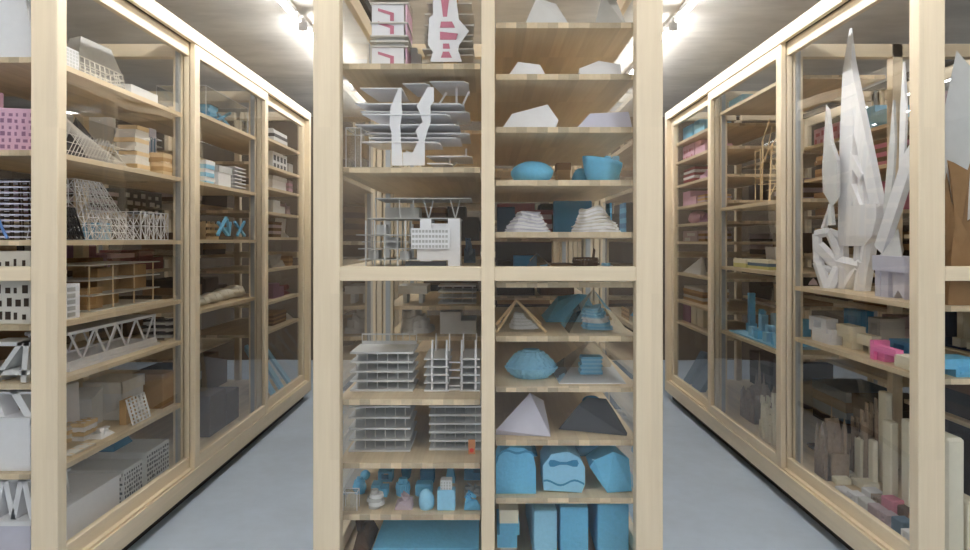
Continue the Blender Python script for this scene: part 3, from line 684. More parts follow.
# shelf 3: building with white facade box
def facadehouse():
    Yf, d = 2.83, .30
    def q(px, py): return ((px-408)*Yf/F, EYE-(py-CY)*Yf/F-A3)
    r = tag(empty('building_model', ((408-CX)*Yf/F, Yf+d/2, A3+.003)), 'grey-floored building model with white gridded facade box and a roof on V posts', 'model')
    y0, y1 = -d/2, d/2
    for a, b, py in ((375, 471, 199.5), (367, 460, 219.5), (356, 420, 236), (358, 420, 250), (358, 448, 261), (362, 418, 243)):
        x0, z = q(a, py); x1, _ = q(b, py); MB().box(x0, x1, y0, y1, z, z+.004).build('floor_plate', M['grey'], r)
    for a, b, c, e, f, g in ((448, 460, 219.5, 266.7, 0, .5), (420, 431, 219.5, 262, .02, .6), (417, 448, 249, 261, .0, .4), (431, 448, 224, 230, .1, .5)):
        x0, z1 = q(a, c); x1, z0 = q(b, e); MB().box(x0, x1, y0+f*d-.004, y0+g*d, z0, z1).build('white_core', M['white'], r)
    x0, z1 = q(412, 229); x1, z0 = q(450, 249.5)
    bx = MB().box(x0, x1, y0-.03, y0+.05, z0, z1).build('facade_box', M['white'], r)
    m = MB(); n = 11
    for j in range(4):
        za = z0+(z1-z0)*(j+.22)/4.1; zb = za+(z1-z0)*.13
        for i in range(n):
            xa = x0+.004+(x1-x0-.008)*i/n; m.box(xa, xa+(x1-x0)*.062, y0-.0312, y0-.0302, za, zb)
    m.build('window_grid', M['grey'], bx)
    for px in (428, 455):
        for dx in (-5, 5):
            a, b = q(px, 219), q(px+dx, 200); MB().bar((a[0], y0+.03, a[1]), (b[0], y0+.03, b[1]), .0035).build('roof_strut', M['grey'], r)
    for px in (376, 400, 414):
        a, b = q(px, 219), q(px-1, 200); MB().bar((a[0], y0+.01, a[1]), (b[0], y0+.01, b[1]), .003).build('roof_strut', M['grey'], r)
    for px in (365, 374, 384, 397, 405):
        for ya in (.05, .6):
            a, b = q(px, 266.6), q(px+.5, 221); MB().box(a[0]-.003, a[0]+.003, y0+ya*d, y0+ya*d+.006, 0, b[1]).build('thin_post', M['lgrey'], r)
    x0, z1 = q(380, 202); x1, z0 = q(416, 219); MB().box(x0, x1, y0+.45*d, y0+.8*d, z0, z1-.02).build('roof_house', M['grey'], r)
    x0, z1 = q(404, 262); x1, z0 = q(446, 266.7); MB().box(x0, x1, y0+.05*d, y0+.1*d, z0, z1).build('dark_plinth', M['dgrey'], r)
    for k, (a, b, c, e) in enumerate(((384, 396, 238, 250), (366, 376, 251, 260), (398, 408, 252, 261), (374, 384, 225, 235))):
        x0, z1 = q(a, c); x1, z0 = q(b, e); MB().box(x0, x1, y0+.2*d, y0+.5*d, z0, z1).build('inner_room', M['lgrey'], r)
facadehouse()
put('crumple', 'paper_model', 'mauve-grey crumpled model behind the white core of the gridded facade model', 'model', cen(463, 476, A3, 238, 3.25, .12), mat='slate', seed=5)
# shelf 4
put('slabs', 'building_model', 'pale grey five-floor slab model with a screen around its roof, wider of its shelf', 'model', cen(350, 413, A4, 341, 2.93, .24), n=5, nx=6, plate='lgrey', post='white', fence=.26)
def finhouse():
    pl = cen(424, 480, A4, 341, 2.93, .28); w, d, h = pl['w'], pl['d'], pl['h']
    r = tag(empty('building_model', up(pl['loc'])), 'pale slab model with tall white fins rising through its top floor', 'model')
    for i in range(5):
        z = h*.62*i/4
        for a, b in ((-.5, -.06), (.14, .5)): MB().box(a*w, b*w, -d/2, d/2, z, z+.006).build('floor_plate', M['lgrey'], r)
    MB().box(-.06*w, .14*w, -d/2+.02, d/2, 0, .008).build('floor_plate', M['lgrey'], r)
    for i in range(4): MB().box(-.06*w, .14*w, -d/2+.03, -d/2+.05, h*.62*(i+.45)/4, h*.62*(i+.6)/4).build('stair_landing', M['white'], r)
    for x in (-.36, -.1, .17, .42):
        MB().prism([(-d/2+.004, 0), (-d/2+.07, 0), (-d/2+.05, h*.66), (-d/2+.03, h), (-d/2+.004, h*.7)], x*w-.004, x*w+.004, 0).build('fin', M['white'], r)
        MB().prism([(d/2-.08, h*.6), (d/2-.01, h*.6), (d/2-.01, h*.85), (d/2-.04, h*1.0)], x*w-.003, x*w+.003, 0).build('fin', M['white'], r)
finhouse()
# shelf 5
put('slabs', 'building_model', 'low grey slab model under the shelf of the roof-screen model', 'model', cen(347, 410, A5, 408, 2.93, .30), n=5, nx=6, plate='lgrey', post='offw')
put('slabs', 'building_model', 'low grey slab model of many floors with a red-dot tag before it', 'model', cen(429, 481, A5, 408, 2.95, .30), n=6, nx=5, plate='lgrey', post='offw')
t = tag(empty('paper_tag', ((471.5-CX)*2.86/F, 2.86, A5+.001)), 'small orange card tag with a red dot leaning before the slab model', 'tag')
MB().prism([(-.0155, 0), (.0155, 0), (.0155, .065), (-.0155, .065)], -.002, .002, 1).build('tag_card', M['orange'], t)
MB().prism([(.0095*math.cos(a), .017+.0095*math.sin(a)) for a in [i*math.pi/10 for i in range(20)]], -.0032, -.0022, 1).build('red_dot', M['redd'], t)
t.location.y = 2.9
MB().prism([(.002, 0), (.02, 0), (.002, .04)], -.003, .003, 0).build('tag_foot', M['orange'], t)
# shelf 6: small blue foam studies
Y = 2.82
put('acase', 'acrylic_case', 'small clear acrylic case at the front corner beside the round swirled study', 'case', cen(343, 357, A6, 493, Y, .05))
put('swirl', 'foam_model', 'grey and white swirled round study in the front line of small foam studies', 'model', cen(365, 383, A6, 493, Y, .08), mat='grey', mat2='lgrey')
put('crumple', 'paper_model', 'grey-beige crumpled folded study in front of the small blue cylinders', 'model', cen(393, 413, A6, 496, Y, .08), mat='mauve', seed=3)
put('blob', 'foam_model', 'smooth light blue helmet-shaped foam study in the front line', 'model', cen(417, 434, A6, 492, Y, .07), mat='lblue', amp=.05, cut=.6, seed=4)
put('block', 'foam_block', 'light blue upright foam block carrying a small grey cube', 'block', cen(437, 455, A6, 491, Y, .055), mat='lblue')
hb = EYE-(491-CY)*Y/F
put('grid', 'foam_block', 'small grey gridded cube sitting on the light blue upright block', 'block', dict(loc=((446-CX)*Y/F, Y+.028, hb+.001), rz=0, w=.05, d=.045, h=.042), body='lgrey', hole='grey', nx=4, nz=3, stag=False)
put('crumple', 'foam_model', 'bright blue crumpled foam study at the post end of the front line', 'model', cen(463, 481, A6, 493, Y, .07), mat='blue', seed=9)
rows = [(348, 365, 480, 2.99, 'round bright blue foam drum with jagged top, second line, nearest the glass side', 'ruffle', dict(mat='blue', n=5)),
 (371, 387, 486, 2.97, 'low blue foam block with slanted top behind the swirled study', 'block', dict(mat='blue', notch=.3)),
 (394, 410, 481, 2.97, 'blue foam cylinder study behind the beige crumpled study', 'ruffle', dict(mat='blue', n=3)),
 (415, 432, 485, 2.97, 'square blue foam block behind the helmet-shaped study', 'block', dict(mat='blue', c=.008)),
 (463, 481, 486, 2.97, 'grey faceted foam study behind the bright blue crumpled study', 'crumple', dict(mat='grey', seed=11)),
 (358, 369, 473, 3.16, 'small blue foam knob in the third line beside the glass side', 'blob', dict(mat='blue', seed=8)),
 (378, 392, 472, 3.16, 'small blue ring-shaped foam study in the third line', 'lego', dict(mat='blue', kind=2)),
 (400, 411, 469, 3.18, 'dim blue bowl study behind the blue cylinder', 'bowl', dict(mat='dblue')),
 (420, 434, 470, 3.14, 'dim blue foam slab standing behind the square blue block', 'block', dict(mat='dblue')),
 (445, 455, 470, 3.14, 'blue leaning foam wedge behind the grey gridded cube', 'block', dict(mat='blue', top=.6)),
 (464, 480, 470, 3.18, 'dim blue foam block at the back beside the post', 'block', dict(mat='dblue', notch=.3)),
 (366, 376, 468, 3.36, 'tiny blue foam piece at the back of the small studies shelf', 'block', dict(mat='blue', notch=.4))]
for a, b, yt, YY, lab, kd, kw in rows:
    put(kd, 'foam_model', lab, 'model', cen(a, b, A6, yt, YY, .07), **kw)
# cabinet floor
m = MB().add([(-.25, -.40, .0), (.22, -.40, .0), (.22, .42, .17), (-.18, .42, .17), (-.25, -.40, .05), (.22, -.40, .05), (.22, .42, .22), (-.18, .42, .22)], [(0,3,2,1),(4,5,6,7),(0,1,5,4),(1,2,6,5),(2,3,7,6),(3,0,4,7)])
t = tag(empty('foam_slab', (-.262, 3.27, .186)), 'large flat blue foam slab filling the bottom below the small foam studies', 'foam slab')
m.build('foam_sheet', M['blue'], t)
MB().box(-.12, .2, .36, .4, 0, .165).build('slab_support', M['dblue'], t)
put('crumple', 'wood_model', 'brown jagged wooden model on the cabinet floor beside the flat blue slab', 'model', dict(loc=(-.575, 3.05, .187), rz=0, w=.09, d=.3, h=.18), mat='brown', seed=6)

# ================================================================== CENTRAL CABINET, right half
B1, B2, B3, B4, B5, B6, B7, B8, B9, B10 = CRs
put('hull', 'paper_model', 'big pale grey folded pyramid on the topmost shelf, wider of the two', 'model', cen(522, 573, B1, -6, 2.9, .25), pts=[(0, 0, 0), (1, 0, 0), (1, 1, 0), (0, 1, 0), (.3, .2, 1), (.7, .3, .9), (.35, .7, 1)], mat='lgrey')
put('hull', 'paper_model', 'grey folded pyramid with a slanted edge on the topmost shelf beside the post', 'model', cen(594, 630, B1, -10, 2.9, .25), pts=[(0, 0, 0), (1, 0, 0), (1, 1, 0), (.1, 1, 0), (.3, .2, 1), (.7, .3, .95), (.45, .7, 1)], mat='grey')
put('hull', 'paper_model', 'small white faceted paper solid on the second shelf, flat-topped', 'model', cen(507, 547, B2, 61, 2.85, .18), pts=[(0, 0, 0), (1, 0, 0), (1, 1, 0), (.1, 1, 0), (.28, .1, 1), (.84, .2, .9), (.3, .8, .95), (.8, .8, .9)])
put('hull', 'paper_model', 'small white faceted paper solid on the second shelf with a ridged top', 'model', cen(580, 622, B2, 57.5, 2.85, .18), pts=[(0, 0, 0), (1, 0, 0), (1, 1, 0), (0, 1, 0), (0, .1, .5), (.5, .3, 1), (1, .2, .75), (.5, .9, .9)])
put('hull', 'paper_model', 'white faceted paper solid on the third shelf with a high corner', 'model', cen(502, 559, B3, 102, 2.83, .22), pts=[(0, 0, 0), (.92, 0, 0), (1, .1, .35), (1, 1, 0), (.1, 1, 0), (.18, .15, .6), (.82, .25, 1), (.3, .8, .7), (.8, .9, .8)])
put('hull', 'paper_model', 'low white faceted paper solid on the third shelf with a torn opening', 'model', cen(577, 634, B3, 110, 2.83, .22), pts=[(0, 0, .05), (.1, 0, 0), (1, 0, 0), (1, 1, 0), (0, 1, 0), (.25, .1, .85), (.95, .1, .95), (.3, .8, 1), (1, .8, .9)], mat='lav')
# shelf 4
put('blob', 'foam_model', 'smooth blue egg-shaped foam model lying on the fourth shelf', 'model', cen(511, 556, B4, 159, 2.86, .17), mat='blue', amp=.03, cut=.25, seed=2)
put('bowl', 'foam_model', 'blue bowl-shaped foam model with a tilted rim', 'model', cen(585, 626, B4, 158, 2.86, .16), mat='blue')
put('blob', 'foam_model', 'low blue foam mound partly hidden behind the tilted bowl', 'model', cen(573, 592, B4, 167, 3.06, .12), mat='blue', seed=3)
put('carton', 'cardboard_box', 'small tan box between the blue egg and the blue bowl', 'box', cen(557, 571, B4, 163, 3.1, .1), mat='tan', lid='card')
put('block', 'foam_block', 'low blue foam wedge behind the tilted bowl beside the glass side', 'block', cen(612, 634, B4, 147, 3.5, .15), mat='blue', top=.8)
# shelf 5
put('terrain', 'terrain_model', 'white contour-layered hill on a thin blue base, beside the middle post', 'terrain model', cen(502, 556, B5, 211, 2.84, .20), n=18, mats=('white', 'white', 'lav'), rough=.14, top=.48, seed=3)
put('terrain', 'terrain_model', 'white contour-layered hill with a long slope towards the glass side', 'terrain model', cen(573, 631, B5, 208, 2.84, .22), n=20, mats=('white', 'offw', 'white'), rough=.14, top=.52, seed=8)
put('block', 'foam_block', 'dark blue foam board standing upright behind the two white hills', 'block', cen(554, 592, B5, 201, 3.25, .05), mat='dblue')
put('block', 'foam_block', 'darker blue low block behind the flatter white hill by the middle post', 'block', cen(497, 515, B5, 207, 3.3, .08), mat='navy')
put('layers', 'foam_model', 'stack of blue foam layers behind the long-sloped white hill', 'model', cen(612, 632, B5, 203, 3.35, .12), n=6, mats=('blue', 'dblue'))
put('layers', 'paper_stack', 'red and white card strips lying between the hill and the dark blue board', 'stack', cen(527, 553, B5, 210, 3.4, .12), n=5, mats=('red', 'mauve'))
# shelf 6, half hidden by the middle rail
put('terrain', 'terrain_model', 'low light blue layered model behind the middle rail', 'terrain model', cen(528, 558, B6, 265, 2.98, .12), dz=.004, n=5, mats=('lblue', 'blue'), seed=5)
put('pyr', 'acrylic_case', 'clear tent of thin sheets over the low light blue layered model', 'case', cen(516, 568, B6, 254, 2.87, .32), ax=.45, rods=0, base=False, mat='ACR')
put('basket', 'wood_model', 'brown woven basket-like model behind the middle rail', 'model', cen(574, 601, B6, 249, 3.02, .13))
put('block', 'foam_block', 'teal blue foam block behind the light blue layered model beside the middle post', 'block', cen(514, 537, B6, 256, 3.3, .12), mat='dblue')
put('terrain', 'terrain_model', 'jagged light blue layered piece beside the brown basket model', 'terrain model', cen(598, 629, B6, 262, 2.9, .15), n=5, mats=('lblue', 'lgrey'), seed=12)
# shelf 7
put('terrain', 'terrain_model', 'white terraced hill under a clear pyramid with wooden edges', 'terrain model', cen(507, 541, B7, 316, 2.94, .12), dz=.004, n=12, mats=('white', 'white', 'lgrey'), rough=.14, seed=4)
put('pyr', 'acrylic_case', 'clear pyramid with wooden edge laths over the white terraced hill', 'case', cen(497, 546, B7, 303, 2.87, .27), ax=.42, ay=.45, base=False, rods=4)
put('terrain', 'terrain_model', 'tall blue layered model with a white band round its middle', 'terrain model', cen(580, 621, B7, 309, 2.92, .15), dz=.004, n=14, mats=('lblue', 'blue', 'lblue', 'blue', 'white', 'white', 'white', 'lblue', 'blue', 'lblue', 'blue', 'lblue', 'blue', 'lblue'), rough=.16, top=.62, seed=6)
put('pyr', 'acrylic_case', 'clear folded cover over the tall blue layered model with white band', 'case', cen(569, 630, B7, 292, 2.83, .34), ax=.5, base=False, mat='ACR')
put('hull', 'foam_model', 'dim blue folded tent shape at the back of the shelf under the rail', 'model', cen(546, 603, B7, 295, 3.25, .3), mat='blue', pts=[(0, 0, 0), (1, 0, 0), (1, 1, 0), (0, 1, 0), (.25, .3, .7), (.6, .2, 1), (.8, .6, .9), (.3, .8, .8)])
put('layers', 'wood_model', 'brown stacked boards beside the dim blue tent shape', 'model', cen(612, 630, B7, 310, 3.3, .2), n=5, mats=('tan', 'card'))
# shelf 8
put('ruffle', 'foam_model', 'light blue oval foam model with a ruffled spiky rim', 'model', cen(506, 559, B8, 353, 2.89, .2), mat='lblue', n=11)
put('layers', 'foam_model', 'bright blue stacked foam sheets under a clear pyramid', 'model', cen(580, 603, B8, 360, 2.97, .08), dz=.012, n=9, mats=('blue', 'lblue'), jit=.10, seed=4)
put('pyr', 'acrylic_case', 'clear pyramid cover over the bright blue stacked foam sheets', 'case', cen(559, 626, B8, 344, 2.83, .36), ax=.6, ay=.5)
# shelf 9
put('hull', 'paper_model', 'lavender white folded paper pyramid with sharp corners', 'model', cen(496, 553, B9, 398, 2.83, .26), pts=[(0, .05, .15), (0, .1, 0), (.96, 0, 0), (.98, .3, 0), (.62, .35, 1), (.9, .75, .65), (.3, 1, .0), (.9, 1, 0)], mat='lav')
put('hull', 'paper_model', 'charcoal grey folded pyramid on the shelf above the carved blue foams', 'model', cen(561, 628, B9, 404, 2.84, .3), pts=[(0, .3, .02), (0, .35, 0), (.98, 0, 0), (1, .05, .06), (.3, .3, .8), (.45, .4, 1), (.75, .4, .95), (.9, .6, .5), (.3, 1, 0), (1, 1, 0)], mat='dgrey')
put('blob', 'foam_model', 'small blue foam mound behind the charcoal pyramid', 'model', cen(584, 604, B9, 399, 3.3, .12), mat='dblue', seed=5)
# shelf 10
put('cut', 'foam_model', 'big blue foam house shape with a dark carved roofline, beside the middle post', 'model', cen(496, 536, B10, 447, 2.83, .2), mat='blue', kind=0)
put('cut', 'foam_model', 'rounded blue foam block split by a dark wavy groove', 'model', cen(543, 585, B10, 452, 2.84, .2), mat='lblue', kind=1)
put('hull', 'foam_model', 'faceted blue foam lump leaning to a point beside the split block', 'model', cen(591, 634, B10, 452, 2.84, .2), pts=[(.4, 0, 0), (1, 0, .04), (1, 1, 0), (.3, 1, 0), (0, .2, .55), (.1, .1, .75), (.55, 0, 1), (.95, .1, .8), (.6, .9, 1), (0, .8, .6)], mat='blue')
put('blob', 'foam_model', 'dim blue foam dome at the back between the split block and the faceted lump', 'model', cen(562, 606, B10, 443, 3.3, .2), mat='dblue', seed=9, cut=.6)
put('crumple', 'foam_model', 'dim blue rough block at the back behind the carved house shape', 'model', cen(503, 540, B10, 446, 3.3, .2), mat='dblue', seed=19)
# bottom: upright foam boards
for a, b, yt, YY, dd, rot, lab, mt in ((533, 556, 511, 2.86, .5, .02, 'upright light blue foam board next to the layered blue and buff block', 'lblue'), (562, 590, 508, 2.86, .5, -.03, 'upright blue foam board, middle one of the three standing boards', 'blue'), (599, 632, 505, 2.88, .55, -.02, 'upright blue foam board standing beside the glass side of the cabinet', 'blue')):
    put('block', 'foam_block', lab, 'block', cen(a, b, .186, yt, YY, dd), mat=mt, rot=rot)
put('layers', 'foam_model', 'blue and buff layered block at the bottom beside the middle post', 'model', cen(497, 521, .186, 511, 2.84, .3), n=4, mats=('cream', 'blue', 'blue'), jit=.18, seed=2)

# ------------------------------------------------------------------ deeper bays of the central cabinet
for a, b, zt, YY, dd, lab, kd, kw, nm, ct in (
 (398, 427, 286, 4.2, .25, 'low white tray model behind the middle rail above the roof-screen model', 'tray', {}, 'tray_model', 'model'),
 (438, 476, 287, 4.2, .25, 'pale slab model behind the middle rail beside the white tray model', 'slabs', dict(n=4, nx=4, plate='lgrey'), 'building_model', 'model')):
    put(kd, nm, lab, ct, cen(a, b, 1.19, zt, YY, dd), **kw)
for a, b, zt, YY, lab, kd, kw in (
 (395, 434, 311, 4.2, 'flat grey-white landscape model seen above the roof-screen model', 'terrain', dict(n=4, mats=('lgrey',), rough=.05, top=.6, seed=31)),
 (440, 476, 312, 4.2, 'pale block model with one notched end seen above the tall-finned model', 'block', dict(mat='lgrey', notch=.4))):
    put(kd, 'paper_model', lab, 'model', cen(a, b, .995, zt, YY, .3), **kw)

# ================================================================== LEFT CABINET, end window (beside the frame edge)
F1, F2, F3, F4, F5, F6 = LFs
def endl(x0, x1, zs, zt, Y=2.81, d=.13): return dict(loc=((x0+x1)/2, Y+d/2, zs), rz=0, w=x1-x0, d=d, h=zt-zs)
put('sheaf', 'paper_model', 'tall white model of leaning ribbed paper sheets on the top shelf by the window corner', 'model', endl(-2.40, -1.965, F1, 2.76), n=6, ratio=.72)
put('grid', 'building_model', 'pink card building model pierced with small dark windows, leaning block', 'model', endl(-2.17, -2.0, F2, 2.18, 2.83, .1), body='pink', hole='purple', nx=6, nz=6, rot=.22)
put('grid', 'building_model', 'tall pink card building model with stepped dark windows at the picture edge', 'model', endl(-2.42, -2.20, F2, 2.27), body='pink', hole='dgrey', nx=4, nz=6)
def weave():
    r = tag(empty('woven_model', (-2.16, 2.875, F3+.001)), 'dark woven rod tower model with a blue cord on the third shelf', 'model')
    m = MB(); w, d, h = .36, .12, .27
    for k in range(22):
        z = .006+h*.94*k/21; q = 1-.10*k/21
        for y in (-d/2, d/2): m.bar((-w/2*q, y*q, z), (w/2*q, y*q, z+.006*(-1)**k), .0026)
    m.build('woven_rods', M['lav'], r)
    m = MB()
    for k in range(9):
        x = -w/2+w*k/8
        for y in (-d/2+.006, d/2-.006): m.bar((x, y, 0), (x*.9, y*.9, h*.97), .004)
    m.build('upright_rods', M['dark'], r)
    MB().tube([(.055-.05, -d/2-.007, h), (.06-.05, -d/2-.008, h*.7), (.075-.05, -d/2-.008, h*.45), (.10-.05, -d/2-.008, h*.2), (.125-.05, -d/2-.008, .006)], .006).build('blue_cord', plain('blue_cord', (96, 140, 210), .5), r)
    MB().box(-w*.46, w*.46, -d*.46, d*.46, h*.97, h*.985).build('dark_lid', M['black'], r)
weave()
put('grid', 'building_model', 'white pierced basket-like model with square openings below the woven tower', 'model', endl(-2.36, -1.985, F4, 1.555, 2.81, .13), body='offw', hole='dark', nx=10, nz=5, stag=True)
put('vframe', 'furniture_model', 'pale grey slanted frame model like a folding chair on the fifth shelf', 'model', endl(-2.18, -1.99, F5, 1.16), mat='lgrey', pat='A')
put('carton', 'white_box', 'big plain white box at the window corner with a V-shaped frame on it', 'box', endl(-2.40, -1.985, F6, .83, 2.81, .13), mat='white', lid='white', lh=.12)
put('vframe', 'paper_model', 'white V-legged frame standing on the big plain white box', 'model', endl(-2.28, -1.985, .831, .94, 2.83, .09), mat='white', pat='V')
put('carton', 'white_box', 'white box on the cabinet floor at the window corner', 'box', endl(-2.38, -1.985, .186, .38, 2.81, .13), mat='lav', lid='white', lh=.1)
put('vframe', 'paper_model', 'white W-shaped frame standing on the floor-level white box', 'model', endl(-2.17, -1.985, .381, .565, 2.83, .09), mat='white', pat='W')

# ---------------------------------------------------------------- LEFT CABINET, first sliding door
put('grid', 'paper_model', 'white gridded paper block at the near end of the top shelf', 'model', lef(66, 79, F1, 49, 1.95, .12), body='white', hole='lgrey', nx=4, nz=6, stag=False)
put('hull', 'paper_model', 'large grey folded card standing on the top shelf behind the pierced strip', 'model', lef(86, 128, F1, 43, 2.2, .18), pts=[(0, .2, 0), (1, 0, 0), (1, .6, 0), (0, 1, 0), (.0, .2, .8), (.1, .3, 1), (.72, .2, 1), (.98, .1, .55), (.2, .8, 1), (.8, .6, .9)], mat='grey')
put('wire', 'lattice_model', 'long low white lattice strip lying along the edge of the top shelf', 'model', lef(80, 126, F1, 66, 1.95, .12), wt=.94, dt=.8, nx=9, nz=3, diag=0, r=.003, mat='offw')
put('block', 'paper_model', 'plain pale grey card block at the far end of the top shelf', 'model', lef(131, 158, F1, 90, 2.0, .2), mat='lgrey', c=.002)
put('lean', 'lattice_model', 'leaning lattice model of thin wooden rods on the second shelf', 'model', lef(67, 128, F2, 106, 1.95, .2), n=13, mat='offw', r=.0022)
put('layers', 'wood_model', 'stepped tower of beige wooden slabs beside the leaning rods', 'model', lef(136, 152, F2, 127, 2.0, .13), n=11, mats=('offw', 'balsa', 'offw'), jit=.16, seed=3)
put('grid', 'paper_model', 'pale blue-white box model at the end of the second shelf past the slab tower', 'model', lef(150, 157, F2, 129, 2.05, .2), body='lav', hole='slate', nx=2, nz=2, stag=False)
put('layers', 'wood_model', 'flat stack of beige boards lying low at the end of the second shelf', 'model', lef(163, 173, F2, 154, 1.94, .1), n=5, mats=('balsa', 'tan'), jit=.1, seed=8)
put('hull', 'paper_model', 'grey leaning panel model behind the leaning wooden rods', 'model', lef(88, 130, F2, 122, 2.26, .2), pts=[(0, 0, 0), (1, 0, 0), (1, 1, 0), (0, 1, 0), (.05, .4, 1), (.9, .4, .45)], mat='dgrey')
put('wire', 'lattice_model', 'white wire-mesh tower with sloping sides, tallest on the third shelf', 'model', lef(80, 139, F3, 183, 1.98, .26), wt=.42, dt=.6, ox=-.22, nx=10, nz=8, diag=1, r=.0021, faces='flr')
put('wire', 'lattice_model', 'black triangular lattice arch in front of the white wire-mesh tower', 'model', lef(66, 84, F3, 208, 1.925, .045), wt=.5, dt=.6, ox=-.2, nx=4, nz=3, diag=2, r=.004, mat='black')
put('wire', 'lattice_model', 'long low white wire box with zigzag sides beside the mesh tower', 'model', lef(141, 168, F3, 213, 1.97, .3), wt=1, dt=1, nx=7, nz=2, diag=1, r=.0026, faces='flr')
put('block', 'foam_block', 'small pale blue block seen through the sloping mesh tower', 'block', lef(99, 112, F3, 223, 2.3, .1), mat='lblue')
put('grid', 'building_model', 'white stacked-slab block at the near end of the fourth shelf', 'model', lef(65, 80, F4, 284, 1.93, .14), body='white', hole='grey', nx=1, nz=5, stag=False, end=1)
put('pavilion', 'building_model', 'wide wooden pavilion model with thin projecting plates on the fourth shelf', 'model', lef(92, 160, F4, 264, 2.0, .34), mat='tan')
put('layers', 'wood_model', 'brown stacked-board block behind the wooden pavilion model', 'model', lef(88, 118, F4, 258, 2.37, .13), n=7, mats=('card', 'brown', 'tan'), seed=5)
put('truss', 'bridge_model', 'long white truss bridge model on a stepped white base', 'model', lef(70, 160, F5, 321, 1.96, .24))
put('layers', 'paper_model', 'small stack of grey sheets at the end of the fifth shelf past the truss bridge', 'model', lef(163, 178, F5, 318, 2.0, .2), n=6, mats=('lgrey', 'dgrey'), gap=.3)
put('block', 'paper_model', 'tall narrow white block at the near end of the sixth shelf', 'model', lef(64, 80, F6, 384, 2.2, .1), mat='white', top=.92)
put('hull', 'paper_model', 'white slanted block next to the tall narrow white block', 'model', lef(92, 103, F6, 389, 2.14, .14), pts=[(0, 0, 0), (1, 0, 0), (1, 1, 0), (0, 1, 0), (0, 0, .75), (1, 0, 1), (1, 1, .98), (0, 1, .75)], mat='lgrey')
put('carton', 'white_box', 'pale grey lidded box behind the pierced card on the sixth shelf', 'box', lef(122, 145, F6, 378, 2.04, .22), mat='lgrey', lid='offw')
def pierced():
    pl = lef(134, 151, F6, 396, 1.925, .08)
    r = tag(empty('paper_model', up(pl['loc']), pl['rz']), 'white pierced card leaning on a block of brown wood strips', 'model')
    w, d, h = pl['w'], pl['d'], pl['h']
    k_punched(w, .01, h, lean=.28, n=5, m_=7)[0][1].build('pierced_card', M['white'], r)
    for ch in r.children: ch.location = (0, -d/2+.004, 0)
    for i in range(3): MB().box(-w/2+i*w*.22, -w/2+i*w*.22+w*.16, d*.05, d/2, 0, h*.95).build('wood_strip', M['tan'], r)
pierced()
for i, (a, b, yt, lt, lab, mt) in enumerate(((68, 83, 424, 2.08, 'flat stack of small beige boards at the near end of the sixth shelf', ('balsa', 'offw')), (84, 98, 420, 2.02, 'low white and beige board model between the stack and the white scraps', ('white', 'balsa')), (71, 97, 449, 1.925, 'thin beige strip model at the shelf edge below the board models', ('balsa', 'offw')))):
    put('layers', 'wood_model', lab, 'model', lef(a, b, F6, yt, lt, .07), n=4, mats=mt, gap=.2, seed=i+20)
put('crumple', 'paper_model', 'small heap of white folded paper pieces before the slanted white block', 'model', lef(103, 118, F6, 427, 1.94, .1), mat='white', seed=14)
put('block', 'wood_model', 'brown cardboard block at the far end of the sixth shelf', 'block', lef(163, 174, F6, 372, 1.94, .2), mat='card')
Z0 = .186
put('carton', 'white_box', 'very large white box lying along the bottom of the first door', 'box', dict(loc=(-2.12, 3.195, Z0), rz=math.pi/2, w=.46, d=.36, h=.185), mat='white', lid='white', lh=.1)
put('vframe', 'paper_model', 'small clear-white zigzag frame standing on the very large white box', 'model', dict(loc=(-2.06, 3.08, Z0+.187), rz=math.pi/2, w=.15, d=.05, h=.12), mat='lgrey', pat='W')
put('grid', 'building_model', 'white building model with dark pierced pattern just past the very large box', 'model', dict(loc=(-2.12, 3.54, Z0), rz=math.pi/2, w=.185, d=.36, h=.19), body='lgrey', hole='dgrey', nx=8, nz=7, end=-1)
put('grid', 'building_model', 'long white building model with dark pierced end, nearest the door frame', 'model', dict(loc=(-2.12, 3.825, Z0), rz=math.pi/2, w=.26, d=.34, h=.205), body='lgrey', hole='dgrey', nx=10, nz=7)
put('block', 'foam_block', 'dark blue foam piece lying on the long white pierced building model', 'block', dict(loc=(-2.2, 3.80, Z0+.207), rz=math.pi/2, w=.2, d=.12, h=.05), mat='dblue', top=.7)

# ---------------------------------------------------------------- LEFT CABINET, second sliding door
G = L2s
put('acase', 'acrylic_case', 'clear case over tangled blue models on the top shelf, second door', 'case', lef(206, 248, G[0], 98, 1.94, .34))
put('xframe', 'foam_model', 'tangled blue stick model inside the clear case', 'model', lef(221, 238, G[0], 113, 1.99, .16), mat='blue', kind=3, dz=.02)
put('layers', 'foam_model', 'blue layered foam piece inside the clear case beside the stick model', 'model', lef(209, 219, G[0], 106, 2.0, .15), n=5, mats=('blue', 'lblue'), jit=.2)
put('layers', 'foam_model', 'ragged stack of bright blue foam pieces on the second shelf, second door', 'model', lef(206, 217, G[1], 161, 1.97, .2), n=6, mats=('lblue', 'white'), jit=.2, seed=6)
put('carton', 'white_box', 'white box standing next to the ragged bright blue stack', 'box', lef(219, 232, G[1], 167, 1.97, .2), mat='white', lid='lgrey')
put('slabs', 'building_model', 'white many-layered model at the end of the second shelf, second door', 'model', lef(235, 252, G[1], 169, 1.97, .2), n=7, nx=3)
for i, (a, b, yt, kd, lab) in enumerate(((220, 234, 219, 0, 'first of the blue crossed-stick models, forked upward'), (230, 238, 222, 2, 'blue Y-shaped stick model between the forked and the crossed ones'), (240, 250, 223, 1, 'blue X-shaped crossed-stick model'), (249, 257, 226, 3, 'last blue stick model, leaning at the far end'))):
    put('xframe', 'foam_model', lab, 'model', lef(a, b, G[2], yt, 1.93+.02*(i % 2), .13), mat='blue', kind=kd)
put('layers', 'wood_model', 'row of upright beige wooden fins beside the blue stick models', 'model', lef(206, 219, G[2], 221, 2.09, .15), n=3, mats=('balsa',), jit=.02, gap=.5, seed=7)
